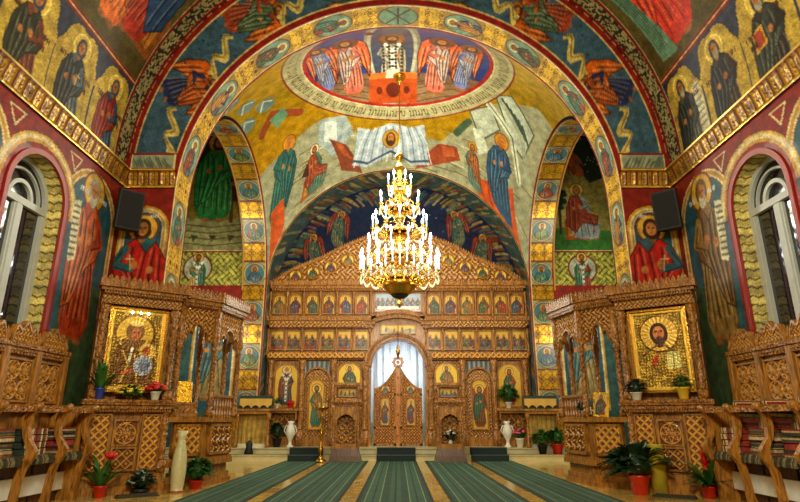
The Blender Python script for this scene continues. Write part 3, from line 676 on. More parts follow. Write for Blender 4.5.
# cloth with a bearded face over the arch
c.poly([(-1.7, 6.4), (-1.1, 6.65), (-.3, 6.4), (.5, 6.6), (1.1, 6.4), (1.25, 8.1), (.5, 8.25), (-.1, 7.75), (-1.2, 8.2), (-1.85, 7.95)], (170, 184, 190))
for j in range(15):
    a = -1.6 + 2.8 * j / 14; c.line([(a * .75 - .05, 6.55), (a, 7.2), (a * 1.1, 8.05)], .035, (84, 100, 112) if j % 2 else (224, 228, 224))
c.line([(-1.8, 7.8), (-1.2, 8.05), (-.3, 7.65), (.5, 8.1), (1.2, 7.95)], .09, (50, 70, 84))
c.ell(-.3, 7.1, .36, .42, (120, 60, 20)); c.ell(-.3, 7.1, .33, .39, (214, 170, 70)); c.ell(-.3, 7.12, .2, .32, (64, 36, 14)); c.ell(-.3, 7.06, .13, .2, SKIN); c.ell(-.3, 7.3, .12, .13, (72, 40, 18))
for sg_ in (-1, 1): c.ell(-.3 + sg_ * .05, 7.02, .03, .025, (34, 20, 10))
# oval ring with lettering and the scene inside
D = np.hypot(PX, PY - 15.1); A_ = np.arctan2(PY - 15.1, PX)
c.mix(ALL, D < 3.56, (120, 40, 20)); c.mix(ALL, D < 3.5, (164, 158, 116)); c.mix(ALL, D < 2.98, (200, 190, 150)); c.mix(ALL, D < 2.94, (150, 30, 26)); c.mix(ALL, D < 2.82, (36, 56, 112))
gi = np.floor(A_ / (2 * PI) * 190); hs = (gi * 7919 % 97) / 97.0; fr_ = A_ / (2 * PI) * 190 % 1
gl = (D > 3.1) & (D < 3.38) & ((fr_ < .34) | ((fr_ < .7) & (abs(D - 3.24 - .1 * np.sign(hs - .5)) < .035))) & (hs > .14); c.mix(ALL, gl * .8, (70, 56, 30))
inn = D < 2.82
c.mix(ALL, inn & (c.V > 3.9 - .08 * np.abs(c.U) ** 1.5 * .8), (112, 84, 60)); c.mix(ALL, inn & (c.V > 4.5), (130, 104, 72))
for j in range(7): c.mix(ALL, inn & (c.V > 4.0) & (abs((c.V - 4.0) * (1.2 + .0 * j) + abs(c.U) * .5 - .4 * j) < .03), (80, 56, 40))
keep = c.rgb.copy()
c.ell(-.2, 2.6, 1.0, 3.1, (130, 130, 110)); c.ell(-.2, 2.6, .88, 2.9, (170, 166, 140)); c.ell(-.2, 2.6, .76, 2.7, (60, 66, 84))
figure(c, -.2, 4.9, 3.65, (150, 146, 130), (160, 156, 136), rot=PI, fat=.72, hair=(60, 34, 18), beard=(60, 34, 18), halo=(120, 80, 40), item='stole')
for j in range(9):
    for i in range(4): c.ell(-.2 + .14 * (i - 1.5) * 1.6, 2.0 + .22 * j, .05, .09, (50, 40, 36))
c.poly([(-1.2, 5.45), (-1.12, 3.9), (.72, 3.9), (.8, 5.45)], (170, 70, 26)); c.poly([(-1.15, 4.2), (-1.12, 3.85), (.72, 3.85), (.75, 4.2)], (206, 110, 44))
c.ell(-.2, 4.8, .28, .38, (90, 30, 16)); c.ell(-.75, 4.8, .12, .2, (90, 30, 16)); c.ell(.35, 4.8, .12, .2, (90, 30, 16)); c.poly([(-.5, 4.2), (-.4, 3.7), (0, 3.7), (.1, 4.2)], (214, 200, 170))
for d in (-1, 1):
    figure(c, -.15 + d * 1.62, 4.8, 3.6, (196, 104, 84), (190, 160, 150), rot=PI, flip=d, fat=.62, wings=(214, 96, 50), halo=(96, 56, 40), hair=(60, 34, 18))
    figure(c, -.15 + d * 2.62, 4.3, 3.1, (110, 120, 166), (150, 150, 172), rot=PI, flip=d, fat=.5, wings=(196, 96, 60), halo=(120, 80, 60), hair=(60, 34, 18))
c.rgb = np.where(inn[..., None], c.rgb, keep)
c.ell(-.9, .9, .12, .2, (80, 30, 20)); c.mottle(.25)
structure(grid_mesh('ceiling_crossing', c, PX, PY, PZ, GILT))
# ---- side arches: soffit band with round portraits running down the eastern piers
LV = 5.7; th_max = math.radians(150)
for sgn in (-1, 1):
    c = Cv(4.93, 5.88, 0, LV + RS * th_max, .025); c.fill(GOLD_)
    c.ornament(4.93, 5.88, 0, 30, .4, (216, 168, 44), (104, 52, 12), ox=.0, oy=.1, wdt=.28)
    rb = [((40, 100, 100), (60, 110, 96)), ((60, 90, 60), (96, 120, 60)), ((150, 40, 24), (120, 60, 40)), ((50, 90, 120), (70, 110, 130)), ((170, 60, 30), (60, 110, 80))]
    for k_ in range(9):
        v = 1.48 + 1.62 * k_
        c.rect(5.0, 5.82, v - .44, v + .44, (150, 150, 104))
        a, b = rb[(k_ + (sgn > 0) * 2) % 5]; c.ell(5.405, v, .43, .43, (120, 60, 20))
        bust(c, 5.405, v, .4, (70, 112, 116), a, b, halo=(200, 160, 90), beard=(70, 44, 20) if (k_ + (sgn > 0)) % 3 else None, fat=1.25)
        for q in (v - .46, v + .46): c.rect(4.93, 5.9, q - .03, q + .03, (110, 56, 16))
    for a, b, col in ((4.9, 4.98, RED_), (4.98, 5.005, CREAM), (5.81, 5.83, CREAM), (5.83, 5.95, RED_)): c.rect(a, b, -1, 50, col)
    c.mottle(.2)
    th = np.clip((c.V - LV) / RS, 0, 9)
    Yy = np.where(c.V < LV, Y3, YS + RS * np.cos(th)); Zz = np.where(c.V < LV, .4 + c.V, ZS + RS * np.sin(th))
    structure(grid_mesh('wall_arch', c, sgn * c.U, Yy, Zz, GILT))
    # east wall of the side arm
    c = Cv(5.85, 9.0, .4, 12.4, .03); c.fill((50, 84, 84)); U, V = c.U, c.V
    c.mix(ALL, V > 7.55, (140, 122, 56)); c.mix(ALL, V > 10.3, (36, 50, 40))
    if sgn < 0:
        c.poly([(6.0, 10.9), (6.9, 11.4), (9, 10.6), (9, 8), (5.8, 8)], (134, 112, 44))
        c.poly([(5.8, 8.9), (7, 8.7), (9, 8.9), (9, 7.5), (5.8, 7.5)], (150, 146, 96))
        for j in range(4): c.line([(5.9, 8.6 - .25 * j), (7.2, 8.45 - .25 * j), (9, 8.65 - .25 * j)], .05, (92, 84, 44)); c.poly([(6.3 + .7 * j, 8.1), (6.6 + .7 * j, 8.15), (6.5 + .7 * j, 7.85)], (60, 60, 34))
        c.line([(6.5, 8.7), (6.55, 9.7)], .14, (84, 54, 24)); 
        for j in range(26): c.ell(6.5 + .5 * (rng.rand() - .5), 10.1 + 1.0 * (rng.rand() - .5), .13, .1, (58, 42, 26))
        figure(c, 7.25, 8.75, 3.7, (44, 120, 56), (36, 132, 62), flip=-1, halo=(206, 160, 60), fat=1.1)
        mxx = 7.6
    else:
        c.poly([(5.8, 9.6), (6.4, 10.9), (7.0, 11.2), (7.6, 10.3), (9, 10.9), (9, 8), (5.8, 8)], (150, 136, 70))
        c.poly([(6.0, 9.2), (6.5, 10.4), (7.1, 9.6), (7.5, 9.0), (6.0, 8.4)], (170, 158, 90))
        for j in range(30): c.ell(6 + 2 * rng.rand(), 10.8 + 1.5 * rng.rand(), .03, .03, (190, 196, 190))
        c.poly([(5.8, 8.3), (6.6, 8.5), (9, 8.2), (9, 7.5), (5.8, 7.5)], (60, 112, 48))
        c.line([(6.3, 8.2), (6.33, 9.4)], .1, (60, 44, 20))
        for j in range(24): c.ell(6.3 + .6 * (rng.rand() - .5), 9.6 + .7 * (rng.rand() - .5), .13, .1, (30, 48, 30))
        figure(c, 7.05, 7.95, 2.3, (150, 160, 160), (150, 60, 36), seat=True, flip=1, halo=(214, 176, 70), hair=(120, 90, 40))
        figure(c, 7.3, 10.6, 1.2, (190, 90, 40), (170, 70, 30), rot=.5, wings=(150, 90, 50), halo=(120, 80, 40))
        mxx = 7.0
    c.scroll(5.8, 9, 6.15, 7.45, .5, (190, 178, 84), (88, 96, 34)); c.ell(mxx, 6.8, .56, .56, (110, 30, 20)); c.ell(mxx, 6.8, .5, .5, (170, 176, 150))
    figure(c, mxx, 5.75, 1.65, (150, 50, 40) if sgn > 0 else (196, 160, 80), (60, 110, 84), bust=True, feet=False, item='stole', beard=(90, 60, 30), halo=(214, 176, 90), fat=1.0)
    c.rect(5.8, 9, 5.6, 6.15, (128, 30, 18)); c.rect(5.8, 9, 7.43, 7.5, RED_); c.rect(5.8, 9, 7.5, 7.52, CREAM)
    g = win_arch(U - 6.7, V, 0, 4.6)
    for r, col in ((.8, (200, 150, 50)), (.74, CREAM), (.7, (40, 80, 96))): c.mix(ALL, (g < r) & (V > 1.6), col)
    figure(c, 6.7, 2.0, 3.1, (150, 130, 80), (60, 96, 100), flip=sgn, halo=(206, 160, 60))
    c.mottle(.25)
    structure(grid_mesh('wall_side_arm', c, sgn * U, U * 0 + Y3 + .02, V, FRESCO, smooth=False))
    mb = MB(); mb.box(sgn * 9.0 - .05, sgn * 9.0 + .05, Y2, Y3, 0, 12.4); structure(mb.build('wall_side_arm', m_plain('teal_plaster', (60, 96, 96), .6, 0, .3, 2)))
    mb = MB(); mb.box(min(sgn * 5.85, sgn * 9), max(sgn * 5.85, sgn * 9), Y2, Y3, 12.4, 12.5); structure(mb.build('ceiling_side_arm', m_plain('ochre_plaster', (150, 110, 44), .6, 0, .3, 2)))
    # wall above the side arch
    mb = MB(); n = 30; ys = [Y2 + (Y3 - Y2) * i / n for i in range(n + 1)]
    mb.M = Matrix(((0, 1, 0, sgn * 5.86), (1, 0, 0, 0), (0, 0, 1, 0), (0, 0, 0, 1)))
    mb.band(ys, [ZS + math.sqrt(max(RS ** 2 - (y - YS) ** 2, 0)) for y in ys], [12.4] * (n + 1), 0, .05)
    structure(mb.build('wall_side_arm', bpy.data.materials['ochre_plaster']))
# ---- chancel arch soffit and apse conch
c = Cv(0, PI * R3 + 2 * 5.5, 0, 1.6, .03); c.fill((60, 76, 70))
cols = [(130, 74, 36), (120, 120, 84), (54, 80, 66), (150, 116, 50), (90, 100, 84), (104, 50, 30), (70, 86, 84), (160, 140, 90)]
for k_ in range(330):
    u = rng.rand() * (PI * R3 + 11); v = .15 + 1.2 * rng.rand(); L_ = .4 + .6 * rng.rand(); c.line([(u, v), (u + L_ * (.5 if u < 13.3 else -.5), v + L_)], .07 + .08 * rng.rand(), cols[k_ % 8])
for a, b, col in ((0, .1, RED_), (.1, .14, CREAM)): c.rect(-1, 50, a, b, col)
a_ = np.clip((c.U - 5.5) / R3, 0, PI); X = R3 * np.cos(a_); Z = np.where(c.U < 5.5, .4 + c.U * 1.009, np.where(c.U > 5.5 + PI * R3, .4 + (11 + PI * R3 - c.U) * 1.009, ZC3 + R3 * np.sin(a_)))
structure(grid_mesh('wall_arch', c, X, Y3 + c.V, Z, FRESCO))
c = Cv(0, PI * R3, 0, 5.0, .035); c.fill((24, 36, 66)); U, V = c.U, c.V   # V: depth angle * ~3.2
for k_ in range(90): c.ell(rng.rand() * 15.5, 1.2 + 3.8 * rng.rand(), .035, .035, (120, 140, 160))
for k_ in range(230):
    u = rng.rand() * 15.5; s2 = 1 if u < 7.8 else -1; L_ = .4 + .5 * rng.rand(); v = .05 + .55 * rng.rand(); c.line([(u, v), (u + s2 * L_ * .4, v + L_)], .06 + .07 * rng.rand(), cols[k_ % 8])
for u, d in ((2.9, 1), (4.6, 1), (PI * R3 - 2.9, -1), (PI * R3 - 4.6, -1)):
    figure(c, u - d * .67, 2.2, 1.7, (110, 116, 84), (66, 100, 84), rot=-d * 2.36, flip=d, wings=(136, 52, 36), halo=(196, 150, 70))
c.mottle(.3)
a_ = U / R3; b_ = V / 5.0 * PI / 2
X = R3 * np.cos(a_) * np.cos(b_); Z = ZC3 + R3 * np.sin(a_) * np.cos(b_); Yy = Y3 + 1.6 + 2.6 * np.sin(b_)
structure(grid_mesh('ceiling_apse', c, X, Yy, Z, FRESCO))
mb = MB(); n = 24
mb.v = [(R3 * math.cos(PI * i / n), Y3 + 1.6 + 2.6 * math.sin(PI * i / n), z) for i in range(n + 1) for z in (.4, ZC3)]; mb.f = [(2 * i, 2 * i + 1, 2 * i + 3, 2 * i + 2) for i in range(n)]
structure(mb.build('wall_apse', m_plain('apse_plaster', (170, 160, 130), .6, 0, .2, 2)))
structure(MB().box(-6.3, 6.3, -6.1, -6, 0, 13.3).build('wall_back', m_plain('warm_plaster', (176, 140, 84), .7, 0, .2, 2)))
# ================================================================ runner carpets and carpeted steps
def m_runner():
    m, N, L, b = _mat('green_runner')
    tc = N.new('ShaderNodeTexCoord'); sp = N.new('ShaderNodeSeparateXYZ'); L.new(tc.outputs['Generated'], sp.inputs[0])
    r = N.new('ShaderNodeValToRGB'); r.color_ramp.interpolation = 'CONSTANT'; e = r.color_ramp.elements
    g, d, l_, k = (50, 86, 68), (24, 46, 38), (116, 140, 104), (38, 68, 54)
    st = [(0, d), (.04, k), (.1, l_), (.115, g), (.2, d), (.22, g), (.3, l_), (.315, k), (.42, g), (.485, d), (.515, g), (.58, k), (.685, l_), (.7, g), (.78, d), (.8, g), (.885, l_), (.9, k), (.96, d)]
    e[0].position = 0; e[0].color = (*lin(st[0][1]), 1); e[1].position = st[1][0]; e[1].color = (*lin(st[1][1]), 1)
    for p, c_ in st[2:]: q = e.new(p); q.color = (*lin(c_), 1)
    t = N.new('ShaderNodeTexNoise'); t.inputs['Scale'].default_value = 3; t.inputs['Detail'].default_value = 10; t.inputs['Roughness'].default_value = .8; L.new(tc.outputs['Object'], t.inputs['Vector'])
    mr = N.new('ShaderNodeMapRange'); mr.inputs[1].default_value = .3; mr.inputs[2].default_value = .7; mr.inputs[3].default_value = .6; mr.inputs[4].default_value = 1.4
    L.new(t.outputs['Fac'], mr.inputs[0]); L.new(sp.outputs[0], r.inputs['Fac'])
    v = N.new('ShaderNodeVectorMath'); v.operation = 'SCALE'; L.new(r.outputs[0], v.inputs[0]); L.new(mr.outputs[0], v.inputs['Scale']); L.new(v.outputs[0], b.inputs['Base Color'])
    b.inputs['Roughness'].default_value = .95
    return m
RUN = m_runner()
rl = ['green striped runner carpet furthest left, beside the left cantor stand', 'green striped runner carpet left of the centre one, ending at the left icon kiosk',
      'green striped runner carpet in the centre leading to the royal doors', 'green striped runner carpet right of the centre one, ending at the right icon kiosk', 'green striped runner carpet furthest right, beside the right cantor stand']
for (a, b), l_ in zip(((-3.72, -2.53), (-2.25, -.98), (-.7, .6), (.88, 2.17), (2.48, 3.74)), rl):
    mb = MB(); mb.M = Matrix.Translation((-(a + b) / 2, -10, 0)); mb.bevbox(a, b, -2, 19.7, 0, .014, .004)
    o = mb.build('runner_carpet', RUN); o.location = ((a + b) / 2, 10, 0); setp(o, l_, 'carpet', 'green runner carpets')
DARKC = m_plain('dark_step_carpet', (30, 44, 44), .9, 0, .4, 30)
for a, b, l_ in ((-3.6, -2.52, 'dark carpeted steps before the left side door of the screen'), (-.7, .58, 'dark carpeted steps in the middle before the royal doors'), (2.42, 3.62, 'dark carpeted steps before the right side door of the screen')):
    r = thing('carpeted_steps', l_, 'steps', ((a + b) / 2, 19.72, 0), group='carpeted steps'); hw = (b - a) / 2
    MB().bevbox(-hw, hw, -.34, -.005, .015, .2, .02).build('lower_step', DARKC, r)
    mb = MB(); mb.bevbox(-hw, hw, -.03, .32, .201, .42, .02); mb.build('upper_step', DARKC, r)
    nz = m_plain('step_nosing', (78, 92, 88), .8)
    MB().box(-hw, hw, -.35, -.32, .19, .215).box(-hw, hw, -.05, -.02, .405, .43).build('nosing', nz, r)
# ================================================================ iconostasis
ICO = thing('iconostasis', 'tall carved wooden icon screen with two rows of small gold icons under a gable', 'icon screen', (0, 21.2, .4))
TZ = Matrix.Translation((0, 0, -.4))
def M0(): return MB(TZ.copy())
PAL = [((60, 90, 70), (160, 50, 30)), ((150, 40, 30), (50, 80, 110)), ((50, 70, 100), (120, 60, 34)), ((110, 60, 30), (44, 90, 70)), ((120, 40, 50), (70, 60, 90)), ((60, 110, 90), (150, 100, 40)), ((170, 60, 30), (60, 90, 60))]
GB = (222, 178, 66)
def icon_paint(kind, i, w, x0, z0, h, base=GB):
    a, b = PAL[i % 7]; xc = x0 + w / 2
    def f(c):
        c.fill(base)
        if kind == 'half': figure(c, xc, z0 - h * .42, h * 1.34, a, b, bust=True, feet=False, flip=-1 if i % 2 else 1, beard=(70, 44, 20) if i % 3 else None, halo=(240, 204, 100), fat=1.1)
        if kind == 'full': figure(c, xc, z0 + h * .04, h * .86, a, b, flip=-1 if i % 2 else 1, beard=(70, 44, 20) if i % 3 else None, halo=(240, 204, 100), fat=.9 if w / h > .5 else .8)
        if kind == 'bishop': figure(c, xc, z0 + h * .02, h * .93, (60, 60, 66), (120, 60, 40), item='stole', beard=(196, 190, 176), hair=(150, 140, 130), halo=(240, 204, 100), fat=1.0)
        if kind == 'angel': figure(c, xc, z0 + h * .04, h * .84, a, b, wings=(150, 70, 40), halo=(240, 204, 100), fat=.85)
        if kind == 'feast':
            c.rect(x0, x0 + w, z0, z0 + h * .3, [(84, 110, 60), (150, 140, 90), (150, 50, 30), (90, 110, 120)][i % 4])
            c.poly([(x0, z0 + h * .3), (x0 + w * .2, z0 + h * .75), (x0 + w * .4, z0 + h * .35)], (150, 146, 110)); c.poly([(x0 + w * .6, z0 + h * .3), (x0 + w * .85, z0 + h * .7), (x0 + w, z0 + h * .3)], (120, 130, 110))
            for j in range(4):
                a2, b2 = PAL[(i + j) % 7]; figure(c, x0 + w * (.16 + .23 * j), z0 + h * (.04 if j % 2 else .14), h * (.6 if j % 2 else .7), a2, b2, halo=(236, 200, 110), fat=.8, flip=-1 if j > 1 else 1)
        if kind == 'supper':
            c.fill((150, 168, 180)); c.rect(x0, x0 + w, z0, z0 + h * .35, (200, 200, 196)); 
            for j in range(9): a2, b2 = PAL[(i + j) % 7]; figure(c, x0 + w * (.07 + .107 * j), z0 + h * .1, h * (.68 + .16 * (j == 4)), tuple(np.array(a2) * .5 + 80), tuple(np.array(b2) * .5 + 70), fat=1.0, halo=(220, 200, 140))
            c.rect(x0 + w * .06, x0 + w * .94, z0 + h * .12, z0 + h * .3, (206, 204, 190))
        e = c.step
        c.rect(x0, x0 + e * 1.2, z0 - 1, z0 + 9, (150, 96, 30)); c.rect(x0 + w - e * 1.2, x0 + w + 1, z0 - 1, z0 + 9, (150, 96, 30))
    return f
def arch_mask(xc, hw, zs, k=1.0): return lambda c: (c.V < zs + k * np.sqrt(np.clip(hw ** 2 - (c.U - xc) ** 2, 0, None)) + 1e-6)
def frame_arch(mb, xc, hw, z0, zs, t, y0, y1, n=16):
    mb.arc(xc, zs, hw, hw + t, y0, y1, n=n); mb.box(xc - hw - t, xc - hw, y0, y1, z0, zs); mb.box(xc + hw, xc + hw + t, y0, y1, z0, zs)
ic = 0
def icon(xc, w, z0, z1, kind, y=.0, arch=True, step=.022, parent=ICO, t=.035, i=None, base=GB, off=TZ, label=None):
    global ic; ic += 1; j = ic if i is None else i
    hw = w / 2; zs = z1 - hw if arch else z1
    o = panel('icon', xc - hw, xc + hw, z0, z1, y, icon_paint(kind, j, w, xc - hw, z0, z1 - z0, base), ICON, parent, step, arch_mask(xc, hw, zs) if arch else None, M=off)
    fr = MB(off.copy())
    if arch: frame_arch(fr, xc, hw - .005, z0, zs, t, y - .03, y + .03)
    else: fr.box(xc - hw - t, xc - hw, y - .03, y + .03, z0 - t, z1 + t).box(xc + hw, xc + hw + t, y - .03, y + .03, z0 - t, z1 + t).box(xc - hw - t, xc + hw + t, y - .03, y + .03, z1, z1 + t)
    fr.box(xc - hw - t, xc + hw + t, y - .035, y + .03, z0 - t, z0)
    g = fr.build('icon_frame', WOOD, None); g.parent = o
    if label: o['label'] = label
    return o
# backing boards
bk = M0()
for s_ in (-1, 1): bk.box(min(s_ * 1.0, s_ * 4.88), max(s_ * 1.0, s_ * 4.88), .1, .3, .4, 3.45)
bk.box(-4.88, -1.2, .1, .3, 3.45, 6.2); bk.box(1.2, 4.88, .1, .3, 3.45, 6.2)
n = 20; xs = [-1.2 + 2.4 * i / n for i in range(n + 1)]
bk.band(xs, [3.2 + math.sqrt(max(1.0 - x * x, 0)) if abs(x) < 1 else 3.2 for x in xs], [6.2] * (n + 1), .1, .3)
bk.build('backing_board', WOOD, ICO)
# plinth, cornices
pl = M0()
for s_ in (-1, 1): pl.bevbox(min(s_ * .95, s_ * 4.88), max(s_ * .95, s_ * 4.88), -.06, .12, .4, .72, .02)
pl.build('plinth', WOOD, ICO)
for nm, z0, z1, pr, cr, rng_ in (('lower_cornice', 3.44, 3.72, .16, 0, ((-4.85, -1.25), (1.25, 4.85))), ('middle_cornice', 4.62, 5.06, .26, 0, ((-4.85, -.95), (.95, 4.85))), ('upper_cornice', 6.06, 6.4, .24, .06, ((-4.85, 4.85),))):
    mb = M0()
    for a, b in rng_: cornice(mb, a, b, z0, z1, 0, pr, .1, cr, .12)
    if nm == 'middle_cornice':
        xs = [-1.0 + 2 * i / 20 for i in range(21)]; q = [.26 * math.cos(x * PI / 2) ** .7 if abs(x) < 1 else 0 for x in xs]
        mb.band(xs, [4.62 + .13 + v for v in q], [4.9 + v for v in q], -.18, .12); mb.band(xs, [4.9 + v for v in q], [5.06 + v for v in q], -.26, .12)
    mb.build(nm, WOOD_F, ICO)
for s_ in (-1, 1):   # relief friezes on the cornices
    for a, b in ((1.25, 4.85),):
        x0, x1 = (a, b) if s_ > 0 else (-b, -a)
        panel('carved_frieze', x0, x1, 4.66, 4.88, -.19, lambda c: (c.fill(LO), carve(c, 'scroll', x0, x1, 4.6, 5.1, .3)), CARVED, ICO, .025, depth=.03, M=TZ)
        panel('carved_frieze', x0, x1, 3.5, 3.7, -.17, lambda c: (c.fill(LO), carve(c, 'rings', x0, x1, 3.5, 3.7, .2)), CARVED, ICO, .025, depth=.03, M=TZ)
# small icons: two rows
X6 = [1.38, 2.02, 2.66, 3.3, 3.94, 4.56]
for s_ in (-1, 1):
    for k_, x in enumerate(X6):
        icon(s_ * x, .46, 5.2, 5.94, 'half', y=.0, i=k_ + (s_ > 0) * 3); icon(s_ * x, .5, 3.84, 4.5, 'feast', y=.0, arch=False, i=k_ * 2 + (s_ > 0))
    for k_ in range(7):
        x = s_ * (1.06 + .64 * k_ + (.0 if k_ else 0)); 
        for z0, z1 in ((5.08, 6.06), (3.73, 4.62)):
            M0().lathe([(.06, 0), (.06, .08), (.035, .1), (.045, .3), (.03, .5), (.045, z1 - z0 - .16), (.06, z1 - z0 - .12), (.06, z1 - z0)], (x, -.03, z0), 8).build('colonnette', WOOD_C, ICO, True)
icon(0, 1.8, 5.28, 5.96, 'supper', arch=False, i=2)
icon(0, 1.3, 4.44, 4.74, 'feast', arch=False, i=1, y=-.02)
# gable with medallions
def gz(x):
    return float(np.interp(abs(x), [0, .7, 1.3, 1.8, 2.4, 2.96, 3.5, 4.1, 4.5, 4.9], [8.62, 8.46, 8.26, 8.06, 7.78, 7.45, 7.22, 6.98, 6.7, 6.46]))
gvz = np.vectorize(gz)
def gp(c): c.fill(LO); carve(c, 'scroll', -5, 5, 6.3, 9, .42)
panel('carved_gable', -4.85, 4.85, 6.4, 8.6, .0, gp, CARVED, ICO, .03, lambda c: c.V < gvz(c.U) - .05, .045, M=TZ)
mb = M0(); xs = [-4.88 + 9.76 * i / 100 for i in range(101)]
mb.band(xs, [6.38] * 101, [gz(x) - .04 for x in xs], .03, .16); mb.band(xs, [gz(x) - .1 for x in xs], [gz(x) for x in xs], -.08, .16)
for i in range(0, 99, 1):
    x = xs[i]; mb.band([x, x + .05, x + .09], [gz(x) - .02] * 3, [gz(x) + .01, gz(x) + .12, gz(x) + .01], -.05, 0)
mb.build('gable_board', WOOD_F, ICO)
mb = M0(); mb.box(-.03, .03, .02, .06, 8.6, 9.25).box(-.2, .2, .02, .06, 8.95, 9.01).box(-.1, .1, .02, .06, 9.1, 9.15); mb.build('cross', BRASS, ICO)
for s_ in (-1, 1):
    for k_, (x, z) in enumerate(((3.98, 6.66), (3.3, 6.8), (2.62, 7.02), (1.96, 7.3), (1.3, 7.02), (.65, 7.4))):
        def mp(c, x=s_ * x, z=z, k_=k_): c.fill((240, 206, 100)); figure(c, x, z - .72, 1.0, *PAL[(k_ + 2) % 7], bust=True, feet=False, halo=(240, 204, 100), beard=(70, 44, 20) if k_ % 2 else None)
        o = panel('medallion_icon', s_ * x - .23, s_ * x + .23, z - .23, z + .23, -.08, mp, ICON, ICO, .02, lambda c, x=s_ * x, z=z: np.hypot(c.U - x, c.V - z) < .23, M=TZ)
        fr = M0(); fr.arc(s_ * x, z, .22, .27, -.11, -.03, 0, 2 * PI, 20); g = fr.build('medallion_frame', BRASS); g.parent = o
# main tier
SEC = [1.2, 2.4, 3.55, 4.72]
for s_ in (-1, 1):
    for x in SEC:
        mb = M0(); r_ = .11 if x > 1.3 else .13; H_ = 3.44 if x > 1.3 else 3.2
        mb.bevbox(s_ * x - .13, s_ * x + .13, -.16, .1, .4, .95, .02)
        mb.lathe([(r_ * 1.1, .95), (r_ * 1.1, 1.02), (r_ * .7, 1.06), (r_ * .85, 1.2), (r_ * .75, 2.0), (r_ * .8, H_ - .5), (r_ * .6, H_ - .42), (r_ * 1.0, H_ - .36), (r_ * .8, H_ - .3), (r_ * 1.3, H_ - .12), (r_ * 1.3, H_)], (s_ * x, -.05, 0), 12)
        for j in range(22):   # winding rib
            a = j * .9; z = 1.1 + (H_ - 1.6) * j / 22; mb.ball((s_ * x + r_ * .8 * math.cos(a), -.05 + r_ * .8 * math.sin(a) * 1, z), .04, 5)
        mb.build('column', WOOD_C, ICO, True)
    # section with large icon over ledge
    xc = s_ * 4.13
    icon(xc, .86, 1.78, 3.3, 'bishop' if s_ < 0 else 'full', i=6, step=.018, t=.06, y=.02)
    def f1(c): c.fill(LO); carve(c, 'rosette', xc - .5, xc + .5, .72, 1.58, .5)
    panel('carved_panel', xc - .46, xc + .46, .75, 1.55, .06, f1, CARVED, ICO, .02, depth=.04, M=TZ)
    mb = M0(); frame_arch(mb, xc, .34, .76, 1.14, .08, -.02, .1); mb.build('arched_moulding', WOOD_F, ICO)
    mb = M0(); mb.bevbox(xc - .58, xc + .58, -.36, .1, 1.62, 1.7, .02); mb.box(xc - .5, xc + .5, -.28, .1, 1.54, 1.62)
    for q in (-.48, .44): mb.box(xc + q, xc + q + .05, -.26, 0, 1.3, 1.56)
    mb.build('ledge', WOOD, ICO)
    # deacon's door
    xc = s_ * 2.98
    d = bpy.data.objects.new('door', None); C.objects.link(d); d.parent = ICO
    def f2(c): c.fill((150, 84, 30)); carve(c, 'scroll', xc - .5, xc + .5, .4, 3.4, .24)
    mb = M0(); mb.bevbox(xc - .46, xc + .46, .03, .1, .5, 2.66, .02); mb.build('door_leaf', WOOD, d)
    o = panel('carved_leaf', xc - .44, xc + .44, .55, 3.1, .0, f2, CARVED, d, .022, arch_mask(xc, .44, 2.66), .03, M=TZ)
    icon(xc, .56, 1.0, 2.72, 'full' if s_ < 0 else 'angel', i=5 if s_ < 0 else 3, parent=d, y=-.06, step=.018, t=.045)
    mb = M0(); frame_arch(mb, xc, .46, .5, 2.66, .07, -.07, .1); mb.build('door_frame', WOOD_F, ICO)
    def f3(c):
        c.fill((120, 130, 130)); 
        for j in range(12): a = xc - .5 + 1.0 * j / 11; c.line([(a, 3.45), (a * .9 + xc * .1, 2.6)], .035, (54, 60, 62) if j % 2 else (190, 196, 196))
    panel('painted_drapery', xc - .5, xc + .5, 2.66, 3.42, .09, f3, ICON, ICO, .02, M=TZ)
    # section with the gold arched icon behind the kiosk
    xc = s_ * 1.8
    def f4(c): c.fill(LO); carve(c, 'scroll', xc - .5, xc + .5, .72, 3.4, .26)
    panel('carved_panel', xc - .46, xc + .46, .75, 3.4, .07, f4, CARVED, ICO, .025, depth=.035, M=TZ)
    o = icon(xc, .84, 2.42, 3.32, 'half', i=s_ + 4, t=.05, y=.0, step=.018, base=(236, 196, 60))
    icon(xc, .7, 1.9, 2.26, 'feast', arch=False, i=s_ + 1, y=.0, t=.05, step=.018)
# central arch
mb = M0(); mb.arc(0, 3.2, .98, 1.2, -.12, .3, n=36); mb.arc(0, 3.2, 1.2, 1.27, -.18, .1, n=36); mb.arc(0, 3.2, 1.02, 1.07, -.17, -.1, n=36)
for i in range(34):
    a = PI * (i + .5) / 34; mb.ball((1.135 * math.cos(a), -.13, 3.2 + 1.135 * math.sin(a)), .045, 6)
mb.build('central_arch', WOOD_F, ICO, False)
